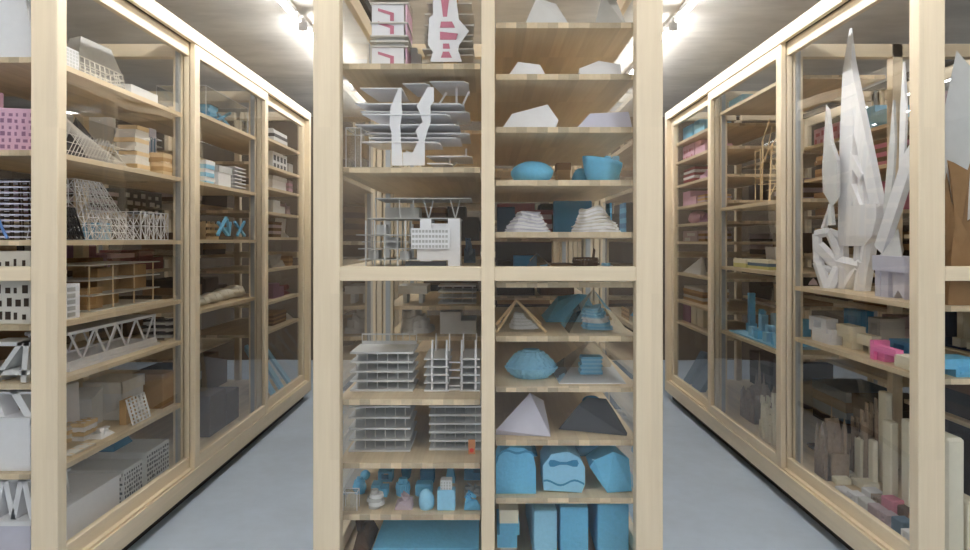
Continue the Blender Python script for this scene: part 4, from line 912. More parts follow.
for i, (a, b, yt, lab) in enumerate(((206, 214, 298, 'white shell-like model at the near end of the shells shelf'), (217, 227, 295, 'ridged white shell-like model, second from the near end'), (230, 237, 291, 'rounded white shell-like model, third from the near end'), (240, 248, 288, 'white shell-like model at the far end of the shells shelf'))):
    put('shell', 'shell_model', lab, 'model', lef(a, b, G[3], yt-4, 1.95, .17), seed=i)
put('block', 'stone_block', 'dark brown-grey block on the cabinet floor, larger one', 'block', lef(210, 226, Z0, 392, 2.0, .2), mat='bark', c=.004)
put('block', 'stone_block', 'dark brown-grey block standing close beside the larger one', 'block', lef(227, 239, Z0, 390, 2.0, .2), mat='bark', c=.004)

# ---------------------------------------------------------------- LEFT CABINET, third sliding door
T = L3s
for kd, nm, lab, ct, a, b, k, yt, lt, dd, kw in (
 ('block', 'paper_model', 'white leaning panel block on the top shelf of the third door', 'model', 282, 298, 0, 118, 2.15, .1, dict(mat='lgrey', top=.8)),
 ('layers', 'paper_model', 'dark flat layered model before the white panel on the top shelf', 'model', 274, 288, 0, 133, 1.96, .15, dict(n=4, mats=('dgrey', 'lgrey'))),
 ('grid', 'building_model', 'pale grid-faced block with dark openings, third door second shelf', 'model', 273, 287, 1, 154, 1.97, .2, dict(body='lgrey', hole='dgrey', nx=4, nz=2, stag=False)),
 ('block', 'paper_model', 'grey slab model lying beside the pale grid-faced block', 'model', 289, 299, 1, 164, 1.97, .2, dict(mat='grey')),
 ('carton', 'white_box', 'white lidded box on the third shelf of the third door', 'box', 273, 287, 2, 177, 1.97, .2, dict(mat='white', lid='lgrey')),
 ('layers', 'paper_model', 'pinkish stack of cards beside the white lidded box, third door', 'model', 289, 299, 2, 181, 1.97, .2, dict(n=5, mats=('mauve', 'pink'))),
 ('block', 'paper_model', 'low white slab model on the fourth shelf of the third door', 'model', 273, 285, 3, 201, 1.97, .2, dict(mat='lgrey', notch=.4)),
 ('crumple', 'paper_model', 'beige crumpled model beside the low white slab, third door', 'model', 288, 298, 3, 203, 1.97, .2, dict(mat='mauve', seed=4)),
 ('cardstand', 'paper_sign', 'white card standing upright on the fifth shelf of the third door', 'sign', 284, 298, 4, 217, 1.96, .1, dict()),
 ('layers', 'wood_model', 'dark brown board model behind the upright white card', 'model', 273, 282, 4, 222, 1.98, .2, dict(n=5, mats=('brown', 'mauve'))),
 ('crumple', 'paper_model', 'pale crumpled model with dark folds, third door below the eye-level shelf', 'model', 273, 288, 5, 253, 1.97, .2, dict(mat='grey', seed=8)),
 ('layers', 'wood_model', 'beige layered board model beside the pale crumpled one', 'model', 289, 299, 5, 256, 1.97, .2, dict(n=4, mats=('tan', 'card'))),
 ('block', 'paper_model', 'mauve card block on the second-lowest inner shelf, third door', 'model', 273, 284, 6, 283, 1.97, .2, dict(mat='purple', notch=.3)),
 ('crumple', 'paper_model', 'reddish-brown crumpled model beside the mauve card block', 'model', 286, 298, 6, 284, 1.97, .2, dict(mat='red', seed=2)),
 ('layers', 'wood_model', 'brown slab stack on the lowest shelf of the third door', 'model', 273, 287, 7, 312, 1.97, .2, dict(n=6, mats=('brown', 'card'))),
 ('hull', 'paper_model', 'grey folded model beside the brown slab stack, third door', 'model', 289, 299, 7, 312, 1.97, .2, dict(pts=[(0, 0, 0), (1, 0, 0), (1, 1, 0), (0, 1, 0), (.3, .2, 1), (.7, .6, .8)], mat='lgrey'))):
    put(kd, nm, lab, ct, lef(a, b, T[k], yt, lt, dd), **kw)
for i, (x, lab) in enumerate(((274, 'pale blue board leaning on the floor of the third door, near one'), (282, 'pale blue board leaning on the floor of the third door, middle one'), (290, 'pale blue board leaning on the floor of the third door, far one'))):
    put('hull', 'foam_board', lab, 'board', lef(x, x+6, Z0, 346, 1.95, .3), pts=[(0, 0, 0), (.5, 0, 0), (1, 1, 1), (.5, 1, 1), (.5, 1, .9), (0, .1, 0)], mat='lblue')

# ---------------------------------------------------------------- LEFT CABINET, shelves of its far side
FA = [2.52, 2.10, 1.72, 1.42, .95, .50]; FB = [2.24, 1.80, 1.38, .9, .55]
def fars(s, y0, y1, zs, h, lat=2.62, d=.3): return dict(loc=(s*(lat+d/2), (y0+y1)/2, zs), rz=-s*math.pi/2, w=y1-y0, d=d, h=h)
FL = (
 (3.30, 3.62, 1, .16, 'layers', dict(n=6, mats=('card', 'dark')), 'brown layered boards far behind the beige slab tower'),
 (2.86, 3.26, 1, .22, 'block', dict(mat='brown', notch=.4), 'dark brown notched block far behind the leaning wooden rods'),
 (3.64, 3.95, 1, .20, 'carton', dict(mat='slate', lid='lgrey', lh=.4), 'blue-grey box far behind the pale blue-white box model'),
 (2.86, 3.15, 2, .16, 'layers', dict(n=4, mats=('dark', 'card')), 'dark layered stack far behind the black triangular lattice'),
 (3.18, 3.55, 2, .19, 'block', dict(mat='dark', notch=.25), 'dark block far behind the white wire-mesh tower'),
 (3.60, 3.95, 2, .20, 'layers', dict(n=5, mats=('brown', 'purple')), 'dark layered model far behind the low white wire box'),
 (2.86, 3.22, 3, .15, 'carton', dict(mat='dark', lid='brown'), 'dark box far behind the white stacked-slab block'),
 (3.28, 3.6, 3, .18, 'layers', dict(n=6, mats=('card', 'tan', 'dark')), 'brown board stack far behind the wooden pavilion model'),
 (3.64, 3.96, 3, .18, 'grid', dict(body='black', hole='grey', nx=3, nz=3), 'black gridded block far behind the pavilion end'),
 (2.86, 3.36, 4, .3, 'block', dict(mat='brown', notch=.5), 'brown block far behind the near end of the truss bridge'),
 (3.42, 3.92, 4, .26, 'carton', dict(mat='card', lid='tan'), 'brown cardboard box far behind the truss bridge'),
 (2.9, 3.4, 5, .3, 'carton', dict(mat='mauve', lid='lgrey'), 'mauve box far behind the tall narrow white block'),
 (3.46, 3.94, 5, .3, 'layers', dict(n=5, mats=('card', 'offw')), 'brown and white slabs far behind the pierced card'))
for y0, y1, k, h, kd, kw, lab in FL:
    put(kd, 'background_model', lab, 'model', fars(-1, y0, y1, FA[k], h), **kw)
FL2 = (
 (4.15, 4.55, 0, .22, 'carton', dict(mat='lgrey', lid='white'), 'pale box far behind the clear case of blue models'),
 (4.62, 5.2, 0, .16, 'slabs', dict(n=4, nx=5, plate='lgrey'), 'pale slab model far behind the white many-layered model'),
 (4.15, 4.6, 1, .14, 'layers', dict(n=5, mats=('mauve', 'dark')), 'dark layered model far behind the ragged blue stack'),
 (4.66, 5.2, 1, .18, 'grid', dict(body='dgrey', hole='lgrey', nx=5, nz=3), 'dark gridded model far behind the blue crossed sticks'),
 (4.15, 4.45, 2, .2, 'block', dict(mat='purple', notch=.4), 'purple-brown notched block far behind the blue sticks near end'),
 (4.5, 4.82, 2, .13, 'layers', dict(n=4, mats=('red', 'pink')), 'red and pink layered model far behind the white shells'),
 (4.86, 5.22, 2, .15, 'block', dict(mat='red', notch=.4), 'dark red notched block far behind the last white shell'),
 (4.15, 4.65, 3, .24, 'layers', dict(n=6, mats=('dark', 'brown')), 'dark brown boards behind and below the white shells'),
 (4.7, 5.2, 3, .26, 'carton', dict(mat='brown', lid='dark'), 'dark brown box behind and below the far shell'))
for y0, y1, k, h, kd, kw, lab in FL2:
    put(kd, 'background_model', lab, 'model', fars(-1, y0, y1, FB[k], h), **kw)

for y0, y1, h, kd, kw, lab in (
 (2.86, 3.4, .27, 'layers', dict(n=5, mats=('dark', 'bark')), 'dark grey layered boxes on the far floor behind the very large white box'),
 (3.46, 3.95, .27, 'carton', dict(mat='dgrey', lid='bark', lh=.3), 'dark grey box on the far floor behind the pierced building models'),
 (4.15, 4.66, .3, 'carton', dict(mat='dark', lid='brown'), 'dark box on the far floor behind the brown-grey blocks'),
 (4.72, 5.24, .32, 'block', dict(mat='brown', notch=.4), 'brown notched block on the far floor beyond the brown-grey blocks'),
 (5.45, 5.95, .3, 'layers', dict(n=4, mats=('slate', 'dark')), 'slate and dark boards on the far floor behind the leaning pale boards'),
 (6.0, 6.5, .34, 'block', dict(mat='brown', notch=.3), 'brown block on the far floor at the end of the third door')):
    put(kd, 'background_model', lab, 'model', fars(-1, y0, y1, Z0, h, 2.62, .4), **kw)

for y0, y1, k, h, kd, kw, lab in (
 (5.45, 5.95, 1, .2, 'layers', dict(n=5, mats=('brown', 'mauve')), 'brown layers behind the pale grid-faced block of the third door'),
 (6.0, 6.5, 1, .22, 'block', dict(mat='dark', notch=.4), 'dark block behind the white slab model of the third door'),
 (5.45, 5.95, 2, .2, 'block', dict(mat='brown', notch=.3), 'brown block behind the white card of the third door'),
 (6.0, 6.5, 2, .2, 'layers', dict(n=4, mats=('dark', 'card')), 'dark boards at the end of the third door behind the crumpled models'),
 (5.45, 5.95, 3, .22, 'carton', dict(mat='card', lid='dark'), 'brown box behind the mauve card block of the third door'),
 (6.0, 6.5, 3, .2, 'block', dict(mat='bark', notch=.4), 'grey-brown block behind the reddish crumpled model')):
    put(kd, 'background_model', lab, 'model', fars(-1, y0, y1, far[k], h), **kw)

# ================================================================== RIGHT CABINET
H1, H2 = RFs
def endr(x0, x1, zs, zt, Y=2.81, d=.13): return dict(loc=((x0+x1)/2, Y+d/2, zs), rz=0, w=x1-x0, d=d, h=zt-zs)
put('hull', 'paper_model', 'tall grey folded-sheet tower in the end window at the picture edge', 'model', endr(2.03, 2.24, H1, 2.46, 2.88, .09), pts=[(.1, 0, 0), (1, 0, 0), (1, 1, 0), (.1, 1, 0), (.05, .2, .75), (.0, .3, .62), (.28, .4, .9), (.42, .5, 1), (1, .3, .86)], mat='lgrey')
put('crumple', 'paper_model', 'brown crinkled cardboard mass in front of the grey folded-sheet tower', 'model', endr(1.985, 2.2, H1, 1.98, 2.80, .07), mat='card', seed=13)
put('lego', 'foam_model', 'bright blue stepped slab model in the end window above the foam columns', 'model', endr(1.985, 2.25, H2, 1.085), mat='blue', kind=1)
put('block', 'foam_block', 'cream foam block beside the bright blue stepped slab', 'block', endr(2.26, 2.4, H2, 1.12), mat='cream')
put('block', 'foam_column', 'tall cream foam column with a split down it, in the end window', 'column model', endr(1.99, 2.075, Z0, .74), mat='cream', c=.012)
put('block', 'foam_column', 'shorter cream foam column next to the split one at the picture edge', 'column model', endr(2.09, 2.16, Z0, .46), mat='cream', c=.01)
# big white spire model, cut outlines at their real size
def sq(px, py, L): Y = L*F/(px-CX); return (Y, EYE-(py-CY)*Y/F)
def slab3(mb, pts, L, t, z0=None, top=1.0):
    P = [sq(px, py, L) for px, py in pts]
    if z0 is not None: P = [(y, max(z, z0)) for y, z in P]
    mb.prism(P, L, L+t, 0, top); return mb
def strut(mb, a, b, L, r, r2=None, L2=None, n=5):
    ya, za = sq(*a, L); yb, zb = sq(*b, L if L2 is None else L2)
    mb.bar((L, ya, za), (L if L2 is None else L2, yb, zb), r, n, r2); return mb
def spire():
    r = tag(empty('spire_model', (0, 0, 0)), 'tallest white paper spire model with open bone-like legs, filling the high bay', 'model')
    base = (2.14, sq(843, 290, 2.14)[0], H1+.001); r.location = base
    def fin(name, mb, mat='white'):
        mb.v = [(x-base[0], y-base[1], max(z-base[2], 0)) for x, y, z in mb.v]; mb.build(name, M[mat], r)
    L = 2.05
    def ring(p0, p1, py, x0, x1):
        y0, z = sq(p0, py, L); y1, _ = sq(p1, py, L); return [(x0, y0, z), (x0, y1, z), (x1, y1, z), (x1, y0, z)]
    m = MB().rings([ring(838, 851, 207, L, L+.055), ring(839, 852, 130, L+.005, L+.05), ring(840, 849, 70, L+.015, L+.045), ring(844.3, 846, 29, L+.03, L+.036)])
    fin('spire_shaft', m)
    m = MB()
    slab3(m, [(846, 60), (850, 60), (880, 206), (870, 206), (853, 130)], L+.01, .035)
    slab3(m, [(850, 152), (862, 174), (860, 181), (850, 166)], L, .03); slab3(m, [(850, 181), (860, 206), (853, 206)], L, .03); slab3(m, [(858, 150), (865, 206), (858, 206)], L+.02, .03)
    fin('leaning_leg', m)
    m = MB().rings([ring(838, 862, 246, L+.01, L+.07), ring(838, 872, 236, L, L+.09), ring(838, 876, 220, L, L+.09), ring(838, 876, 207, L, L+.09)]); fin('collar', m)
    m = MB()
    for a, b, w1, w2, la, lb in (((841, 234), (842, 298), .030, .034, 0, 0), ((859, 236), (858, 262), .018, .02, .0, .0), ((871, 234), (867, 262), .03, .03, 0, .0), ((842, 263), (864, 268), .034, .034, 0, 0), ((866, 262), (862, 300), .034, .034, 0, 0),
                                 ((847, 266), (845, 300), .04, .035, .0, .0), ((862, 268), (850, 286), .035, .03, 0, 0), ((842, 238), (828, 232), .026, .022, 0, -.07), ((828, 232), (817, 234), .022, .022, -.07, -.10), ((817, 234), (818, 262), .022, .022, -.10, -.10), ((818, 246), (840, 268), .03, .034, -.10, 0), ((818, 262), (827, 290), .024, .028, -.10, -.08), ((829, 232), (842, 262), .018, .02, -.07, 0), ((838, 268), (829, 290), .024, .028, -.02, -.08), ((819, 268), (834, 270), .018, .018, -.10, -.03), ((824, 228), (831, 206), .014, .012, -.06, -.06), ((845, 238), (856, 236), .02, .02, 0, 0)):
        strut(m, a, b, L+.045+la, w1*1.3, w2*1.3, L+.045+lb, 6)
    fin('bone_legs', m)
    m = MB(); slab3(m, [(822, 170), (824, 140), (826, 104), (830, 140), (837, 160), (837, 200), (832, 207), (823, 192)], 1.99, .025, None, .9)
    strut(m, (831, 204), (832, 225), 2.0, .016, .02, 2.0); fin('side_spire', m, 'lgrey')
spire()
def struttower():
    L = 1.955
    r = tag(empty('tower_model', (0, 0, 0)), 'lavender-white tower model on a blocky base with a long leaning arm', 'model')
    base = (2.02, sq(890, 300, L)[0], H1+.001); r.location = base
    def fin(name, mb, mat): mb.v = [(x-base[0], y-base[1], max(z-base[2], 0)) for x, y, z in mb.v]; mb.build(name, M[mat], r)
    fin('block_base', slab3(MB(), [(872, 255), (904, 257), (905, 273), (872, 270)], L, .10), 'lav')
    for pp, a, t in (([(875, 269), (880, 269), (880, 299), (875, 298)], .01, .06), ([(881, 269), (888, 269), (888, 301), (881, 300)], .015, .06), ([(892, 271), (905, 272), (904, 303), (898, 290), (893, 300)], .02, .06)):
        fin('base_leg', slab3(MB(), pp, L+a, t), 'lav')
    fin('leaning_arm', slab3(MB(), [(874, 246), (882, 254), (909, 172), (909, 145), (902, 158)], L+.02, .03), 'white')
    fin('upright_sheet', slab3(MB(), [(883, 208), (890, 135), (893, 100), (895, 140), (893, 175), (886, 228)], L+.07, .012), 'lgrey')
    fin('folded_hood', MB().hull([(L+x, *sq(px, py, L+x)) for px, py, x in ((880, 255, .02), (902, 257, .02), (888, 246, .04), (896, 238, .06), (898, 228, .06), (904, 250, .09))]), 'lgrey')
    fin('upright_sheet', slab3(MB(), [(898, 195), (900, 110), (903, 62), (906, 110), (903, 182)], L+.075, .012), 'white')
struttower()
put('spiretower', 'tower_model', 'pale pink pointed tower next to the side spire of the white model', 'model', rig(807, 815, H1, 128, 2.03, .07), mat='ppink', n=2, seed=2)
# shelf 2: cut foam models
for kd, a, b, yt, lat, d, mt, lab in ((0, 809, 831, 318, 1.95, .07, 'white', 'white two-storey foam model with a square window hole'), (1, 836, 868, 327, 1.985, .07, 'cream', 'cream foam model of a slab on legs with a long tail'), (2, 836, 862, 310, 2.2, .07, 'dblue', 'blue foam square ring standing behind the cream slab model'),
                                      (3, 870, 896, 343, 1.925, .08, 'hot', 'bright pink L-shaped foam model at the shelf edge'), (2, 889, 910, 341, 2.06, .12, 'dblue', 'blue notched foam model behind the cream cube beside the post')):
    put('lego', 'foam_model', lab, 'model', rig(a, b, H2, yt, lat, d), mat=mt, kind=kd)
put('block', 'foam_block', 'small cream foam cube at the shelf edge beside the corner post', 'block', rig(894, 911, H2, 356, 1.925, .09), mat='cream', c=.003)
put('lego', 'foam_model', 'grey cut block model behind the bright pink L-shape', 'model', rig(868, 880, H2, 318, 2.2, .14), mat='grey', kind=2)
put('lego', 'foam_model', 'grey-brown stepped block model behind the blue notched foam', 'model', rig(882, 902, H2, 316, 2.36, .13), mat='mauve', kind=0)
# floor: cream columns and little blocks
for a, b, yt, lat, d, lab in ((854, 861, 438, 2.2, .035, 'short cream foam column, first of the standing columns from the door frame'), (868, 873, 440, 2.2, .03, 'short cream foam column beside the tallest one'), (878, 886, 392, 2.3, .04, 'tallest cream foam column behind the door glass'), (882, 891, 421, 2.1, .04, 'medium cream foam column in front of the tallest one'), (901, 909, 420, 2.12, .04, 'cream foam column partly hidden by the corner post')):
    put('block', 'foam_column', lab, 'column model', rig(a, b, Z0, yt, lat, d), mat='cream', c=.005)
SB = ((812, 467, 2.2, .06, 'dark', 'dark brown lump at the far end of the floor blocks'), (822, 469, 2.04, .09, 'cream', 'cream floor block nearest the door frame'), (832, 476, 2.02, .09, 'cream', 'cream floor block second from the door frame'), (846, 472, 2.16, .10, 'cream', 'cream floor block below the first foam column'), (857, 481, 2.12, .10, 'cream', 'cream floor block with a flat top below the short columns'),
      (840, 489, 1.945, .06, 'white', 'flat white floor block at the glass, first from the frame'), (852, 494, 1.945, .06, 'white', 'flat white floor block at the glass, second from the frame'), (866, 490, 2.05, .08, 'white', 'flat white floor block before the tallest column'), (862, 500, 1.945, .06, 'lgrey', 'flat grey floor block at the glass below the white ones'), (876, 497, 2.05, .07, 'stone', 'dark grey stone-like floor block beside the small pink block'),
      (886, 498, 2.05, .07, 'rose', 'small dull pink floor block before the medium column'), (872, 506, 1.94, .06, 'mauve', 'mauve-grey floor block at the glass'), (884, 514, 1.94, .06, 'mauve', 'brown-grey floor block at the glass beside the slate blue one'), (896, 519, 1.95, .07, 'slate', 'slate blue floor block near the corner post'), (899, 506, 2.08, .07, 'brown', 'brown striped floor block behind the slate blue one'), (906, 532, 1.925, .05, 'white', 'white floor block at the glass beside the corner post'), (908, 514, 2.1, .06, 'card', 'brown cardboard floor block close to the hidden column'))
for i, (px, yt, lat, d, mt, lab) in enumerate(SB):
    hw = 5.2
    pl = rig(px-hw, px+hw, Z0, yt, lat, d); pl['h'] = min(max(pl['h'], .02), .10)
    put('block' if i % 3 else 'lego', 'floor_block', lab, 'block', pl, mat=mt, **(dict(rot=R.uniform(-.12, .12), c=.005) if i % 3 else dict(kind=0)))
put('church', 'stone_model', 'brown weathered tower-like model far behind the foam columns, near the frame', 'model', dict(loc=(2.06, 3.88, Z0), rz=-math.pi/2, w=.15, d=.13, h=.44), mat='stone', spire=.2)
put('castle', 'stone_model', 'brown perforated tower model far behind the cream columns', 'model', dict(loc=(2.27, 3.88, Z0), rz=-math.pi/2, w=.15, d=.14, h=.48), mat='stone')

# ---------------------------------------------------------------- second sliding door
U = R2s
def sticktower():
    pl = rig(755, 775, U[1], 113, 2.0, .22); w, d, h = pl['w'], pl['d'], pl['h']; m = MB(); r = random.Random(4)
    for i in range(9):
        x = -w/2+w*i/8; y = r.uniform(-d/2, d/2); m.bar((x, y, 0), (x+r.uniform(-.06, .06), y*.6, h*r.uniform(.55, 1)), .0045)
    for i in range(14):
        z = h*r.uniform(.02, .7); m.bar((-w/2*r.random(), r.uniform(-d/2, d/2), z), (w/2*r.random(), r.uniform(-d/2, d/2), min(h, z+r.uniform(-.1, .25)) if z > .1 else z+.1), .0035)
    m.bar((-w/2, -d/2, .005), (w/2, -d/2, .005), .005).bar((-w/2, d/2, .005), (w/2, d/2, .005), .005)
    o = m.build('stick_tower', M['balsa']); o.location = up(pl['loc']); o.rotation_euler = (0, 0, pl['rz'])
    tag(o, 'tall tangle of thin wooden sticks rising like a tower, second door', 'model')
    m = MB(); pl = rig(741, 751, U[1], 150, 2.1, .15); w, d, h = pl['w'], pl['d'], pl['h']
    for x in (-w/2, w/2): m.bar((x, 0, 0), (x, 0, h), .004)
    m.bar((-w/2, 0, h*.98), (w/2, 0, h*.98), .004); m.bar((-w/2, 0, h*.5), (w/2, 0, h*.5), .003); m.bar((-w/2, -d/2, .004), (-w/2, d/2, .004), .004).bar((w/2, -d/2, .004), (w/2, d/2, .004), .004)
    o = m.build('wooden_frame_model', M['balsa']); o.location = up(pl['loc']); o.rotation_euler = (0, 0, pl['rz'])
    tag(o, 'thin upright wooden stick frame beside the tall stick tangle', 'model')
sticktower()
put('block', 'foam_block', 'pale blue block lying flat on the highest shelf of the second door', 'block', rig(726, 742, U[0], 98, 1.96, .2), mat='lblue')
put('layers', 'paper_stack', 'yellowish foam slab lying flat below the white card', 'slab', rig(733, 746, U[2], 259, 1.96, .2), n=2, mats=('yellow', 'cream'), jit=.03)
put('layers', 'paper_stack', 'yellow and blue printed slab lying beside the plain yellowish one', 'slab', rig(747, 769, U[2], 260, 1.96, .2), n=3, mats=('yellow', 'slate', 'cream'), jit=.05, seed=3)
put('cardstand', 'paper_sign', 'white paper card standing over the printed slab', 'sign', dict(rig(760, 772, U[2], 247, 2.2, .06)), mat='white')
cityhs = [(-0.4, -0.1, 0.055, 0.12, 1.0), (-0.27, 0.0, 0.05, 0.12, 0.58), (-0.19, -0.1, 0.03, 0.1, 0.64), (-0.06, -0.2, 0.06, 0.14, 0.55), (0.04, 0.1, 0.05, 0.12, 0.5), (0.12, -0.25, 0.06, 0.14, 0.36), (0.22, 0, 0.07, 0.14, 0.58), (0.32, -0.2, 0.07, 0.14, 0.42), (0.4, 0.1, 0.07, 0.14, 0.6), (-0.1, -0.38, 0.08, 0.1, 0.24), (0.03, -0.4, 0.07, 0.1, 0.2), (0.2, -0.4, 0.07, 0.1, 0.22), (0.36, -0.4, 0.08, 0.1, 0.26), (-0.3, 0.3, 0.06, 0.12, 0.5), (-0.0, 0.3, 0.07, 0.12, 0.45)]
put('city', 'city_model', 'light blue foam city model with one tall tower on a blue board', 'model', rig(729, 779, U[3], 297, 1.93, .36), hs=cityhs, base='lblue', mats=('blue', 'lblue'))
put('church', 'stone_model', 'brown gothic church model with a needle-thin spire on the cabinet floor', 'model', rig(736, 754, Z0, 350, 2.05, .2), mat='stone', spire=.5)
put('castle', 'plaster_model', 'cream castle-like plaster model with slim turrets on the cabinet floor', 'model', rig(757, 774, Z0, 383, 1.96, .2), mat='cream')

# ---------------------------------------------------------------- third sliding door
V = R3s
for kd, nm, lab, ct, a, b, k, yt, lt, dd, kw in (
 ('block', 'foam_block', 'light blue foam box on the highest shelf of the third door, nearer one', 'block', 694, 704, 0, 117, 1.97, .25, dict(mat='lblue', notch=.3)),
 ('block', 'foam_block', 'light blue foam box on the highest shelf of the third door, further one', 'block', 682, 692, 0, 124, 1.97, .25, dict(mat='blue')),
 ('grid', 'foam_model', 'pink notched block row on the second shelf of the third door', 'model', 682, 694, 1, 145, 1.97, .25, dict(body='pink', hole='rose', nx=4, nz=2)),
 ('block', 'foam_model', 'taller pink stepped block beside the notched row', 'model', 695, 705, 1, 140, 1.97, .25, dict(mat='pink', notch=.35)),
 ('layers', 'paper_model', 'white and red layered model on the third shelf, third door', 'model', 682, 694, 2, 168, 1.97, .25, dict(n=6, mats=('white', 'red'), gap=.2)),
 ('crumple', 'paper_model', 'pale pink crumpled paper beside the white and red layers', 'model', 695, 705, 2, 170, 1.97, .2, dict(mat='pink', seed=4)),
 ('block', 'paper_model', 'dusty pink card house on the fourth shelf, third door', 'model', 683, 696, 3, 191, 1.97, .25, dict(mat='pink', notch=.4)),
 ('layers', 'wood_model', 'tan board stack beside the dusty pink card house', 'model', 697, 705, 3, 195, 1.97, .25, dict(n=5, mats=('tan', 'mauve'))),
 ('blob', 'paper_model', 'pink rounded model with dark shadow side, fifth shelf, third door', 'model', 683, 694, 4, 211, 1.97, .2, dict(mat='pink', seed=6)),
 ('crumple', 'paper_model', 'dark mauve crumpled model beside the pink rounded one', 'model', 695, 705, 4, 213, 1.97, .2, dict(mat='purple', seed=7)),
 ('grid', 'paper_model', 'mauve box model with a pale strip on the eye-level shelf, third door', 'model', 682, 697, 5, 231, 1.97, .25, dict(body='mauve', hole='lgrey', nx=1, nz=2)),
 ('layers', 'wood_model', 'brown card stack beside the mauve box model', 'model', 698, 705, 5, 231, 1.97, .25, dict(n=4, mats=('card', 'mauve'))),
 ('hull', 'paper_model', 'grey-white curved sheet model leaning below the eye-level shelf, third door', 'model', 680, 700, 6, 256, 1.97, .2, dict(pts=[(0, 0, 0), (1, 0, 0), (1, .3, 0), (0, .3, .1), (1, .1, 1), (.7, .2, .5), (.9, .3, .9)], mat='lgrey')),
 ('layers', 'wood_model', 'tan layered boards on the second-lowest shelf, third door', 'model', 681, 703, 7, 287, 1.97, .25, dict(n=5, mats=('tan', 'offw', 'card'), gap=.1)),
 ('block', 'paper_model', 'dull purple block on the lowest shelf, third door', 'model', 679, 690, 8, 304, 1.97, .25, dict(mat='purple')),
 ('block', 'foam_block', 'cream foam block on the lowest shelf, third door, nearer one', 'block', 697, 703, 8, 308, 1.97, .2, dict(mat='cream')),
 ('block', 'foam_block', 'cream foam block on the lowest shelf, third door, taller one', 'block', 691, 696, 8, 306, 1.97, .2, dict(mat='cream'))):
    put(kd, nm, lab, ct, rig(a, b, V[k], yt, lt, dd), **kw)
for a, b, yt, lab in ((681, 688, 352, 'grey-blue board standing on the floor of the third door, further one'), (691, 699, 360, 'grey-blue board standing on the floor of the third door, nearer one')):
    put('hull', 'foam_board', lab, 'board', rig(a, b, Z0, yt, 1.97, .3), pts=[(0, 0, 0), (1, 0, 0), (1, .2, 0), (0, .2, 0), (0, .6, 1), (1, .6, 1), (1, .8, .95), (0, .8, .95)], mat='slate')

# ---------------------------------------------------------------- far side shelves
RA, RB = [2.36, 2.02, 1.64, 1.27, 1.0, .62], [2.36, 2.1, 1.8, 1.5, 1.16, .7]
FR = (
 (2.90, 3.30, 0, .14, 'layers', dict(n=4, mats=('card', 'grey')), 'brown board stack high behind the grey sheet tower'),
 (3.36, 3.64, 0, .13, 'grid', dict(body='card', hole='offw', nx=4, nz=2), 'brown panel with pale openings high behind the leaning spire leg'),
 (3.68, 3.96, 0, .12, 'block', dict(mat='mauve', notch=.4), 'mauve notched block high behind the side spire'),
 (2.9, 3.35, 1, .2, 'layers', dict(n=6, mats=('mauve', 'brown')), 'mauve and brown layers behind the upright sheets'),
 (3.40, 3.94, 1, .2, 'crumple', dict(mat='mauve', seed=5), 'mauve-grey crumpled landscape behind the white spire shaft'),
 (2.9, 3.4, 2, .24, 'layers', dict(n=5, mats=('card', 'brown', 'tan')), 'brown slabs behind the long leaning arm'),
 (3.46, 3.95, 2, .22, 'block', dict(mat='card', notch=.5), 'brown cardboard block behind the bone-like legs'),
 (2.9, 3.4, 3, .24, 'carton', dict(mat='dark', lid='dgrey'), 'dark box behind the blocky lavender base'),
 (3.46, 3.95, 3, .2, 'layers', dict(n=5, mats=('tan', 'dark')), 'tan boards behind the open left lobe of the spire model'),
 (2.9, 3.35, 4, .18, 'block', dict(mat='brown', notch=.4), 'dark brown block behind the blue notched foam, far shelf'),
 (2.86, 3.3, 5, .3, 'carton', dict(mat='brown', lid='dark'), 'brown box far behind the tallest cream column'),
 (3.4, 3.95, 5, .28, 'layers', dict(n=4, mats=('dark', 'black', 'brown')), 'dark stack far behind the brown tower-like models'))
for y0, y1, k, h, kd, kw, lab in FR:
    put(kd, 'background_model', lab, 'model', fars(1, y0, y1, RA[k], h), **kw)
sk = [(-.44+.098*i, .0 if i % 2 else -.2, .085, .4, (.95, .6, .8, .45, .9, .55, 1, .5, .75, .4)[i]) for i in range(10)]
put('city', 'city_model', 'cream skyline of foam blocks on a navy board behind the cut foam models', 'model', dict(loc=(2.72, 3.68, 1.001), rz=-math.pi/2, w=.56, d=.24, h=.237), hs=sk, base='navy', mats=('cream', 'navy', 'cream'))
FR2 = (
 (4.15, 4.7, 0, .16, 'block', dict(mat='lblue', notch=.3), 'pale blue block high behind the stick tangle'),
 (4.75, 5.2, 0, .13, 'grid', dict(body='pink', hole='rose', nx=5, nz=2), 'pink notched row high behind the thin stick frame'),
 (4.15, 4.6, 1, .18, 'layers', dict(n=6, mats=('rose', 'brown')), 'reddish layered blocks behind the stick tangle'),
 (4.66, 5.2, 1, .17, 'layers', dict(n=5, mats=('card', 'tan', 'dark')), 'brown flat boxes behind the thin stick frame'),
 (4.15, 4.62, 2, .2, 'block', dict(mat='rose', notch=.4), 'dull red block behind the foot of the stick tangle'),
 (4.7, 5.2, 2, .18, 'carton', dict(mat='brown', lid='card'), 'brown box behind the foot of the stick frame'),
 (4.15, 4.66, 3, .2, 'layers', dict(n=5, mats=('dark', 'card')), 'dark boards behind the white paper card'),
 (4.72, 5.2, 3, .2, 'layers', dict(n=4, mats=('tan', 'dark', 'brown')), 'brown boards behind the yellowish foam slab'),
 (4.15, 4.66, 4, .22, 'carton', dict(mat='card', lid='dark'), 'brown box far behind the low blue towers'),
 (4.72, 5.2, 4, .22, 'layers', dict(n=5, mats=('brown', 'dark')), 'dark brown slabs behind the tall blue tower'))
for y0, y1, k, h, kd, kw, lab in FR2:
    put(kd, 'background_model', lab, 'model', fars(1, y0, y1, RB[k], h), **kw)

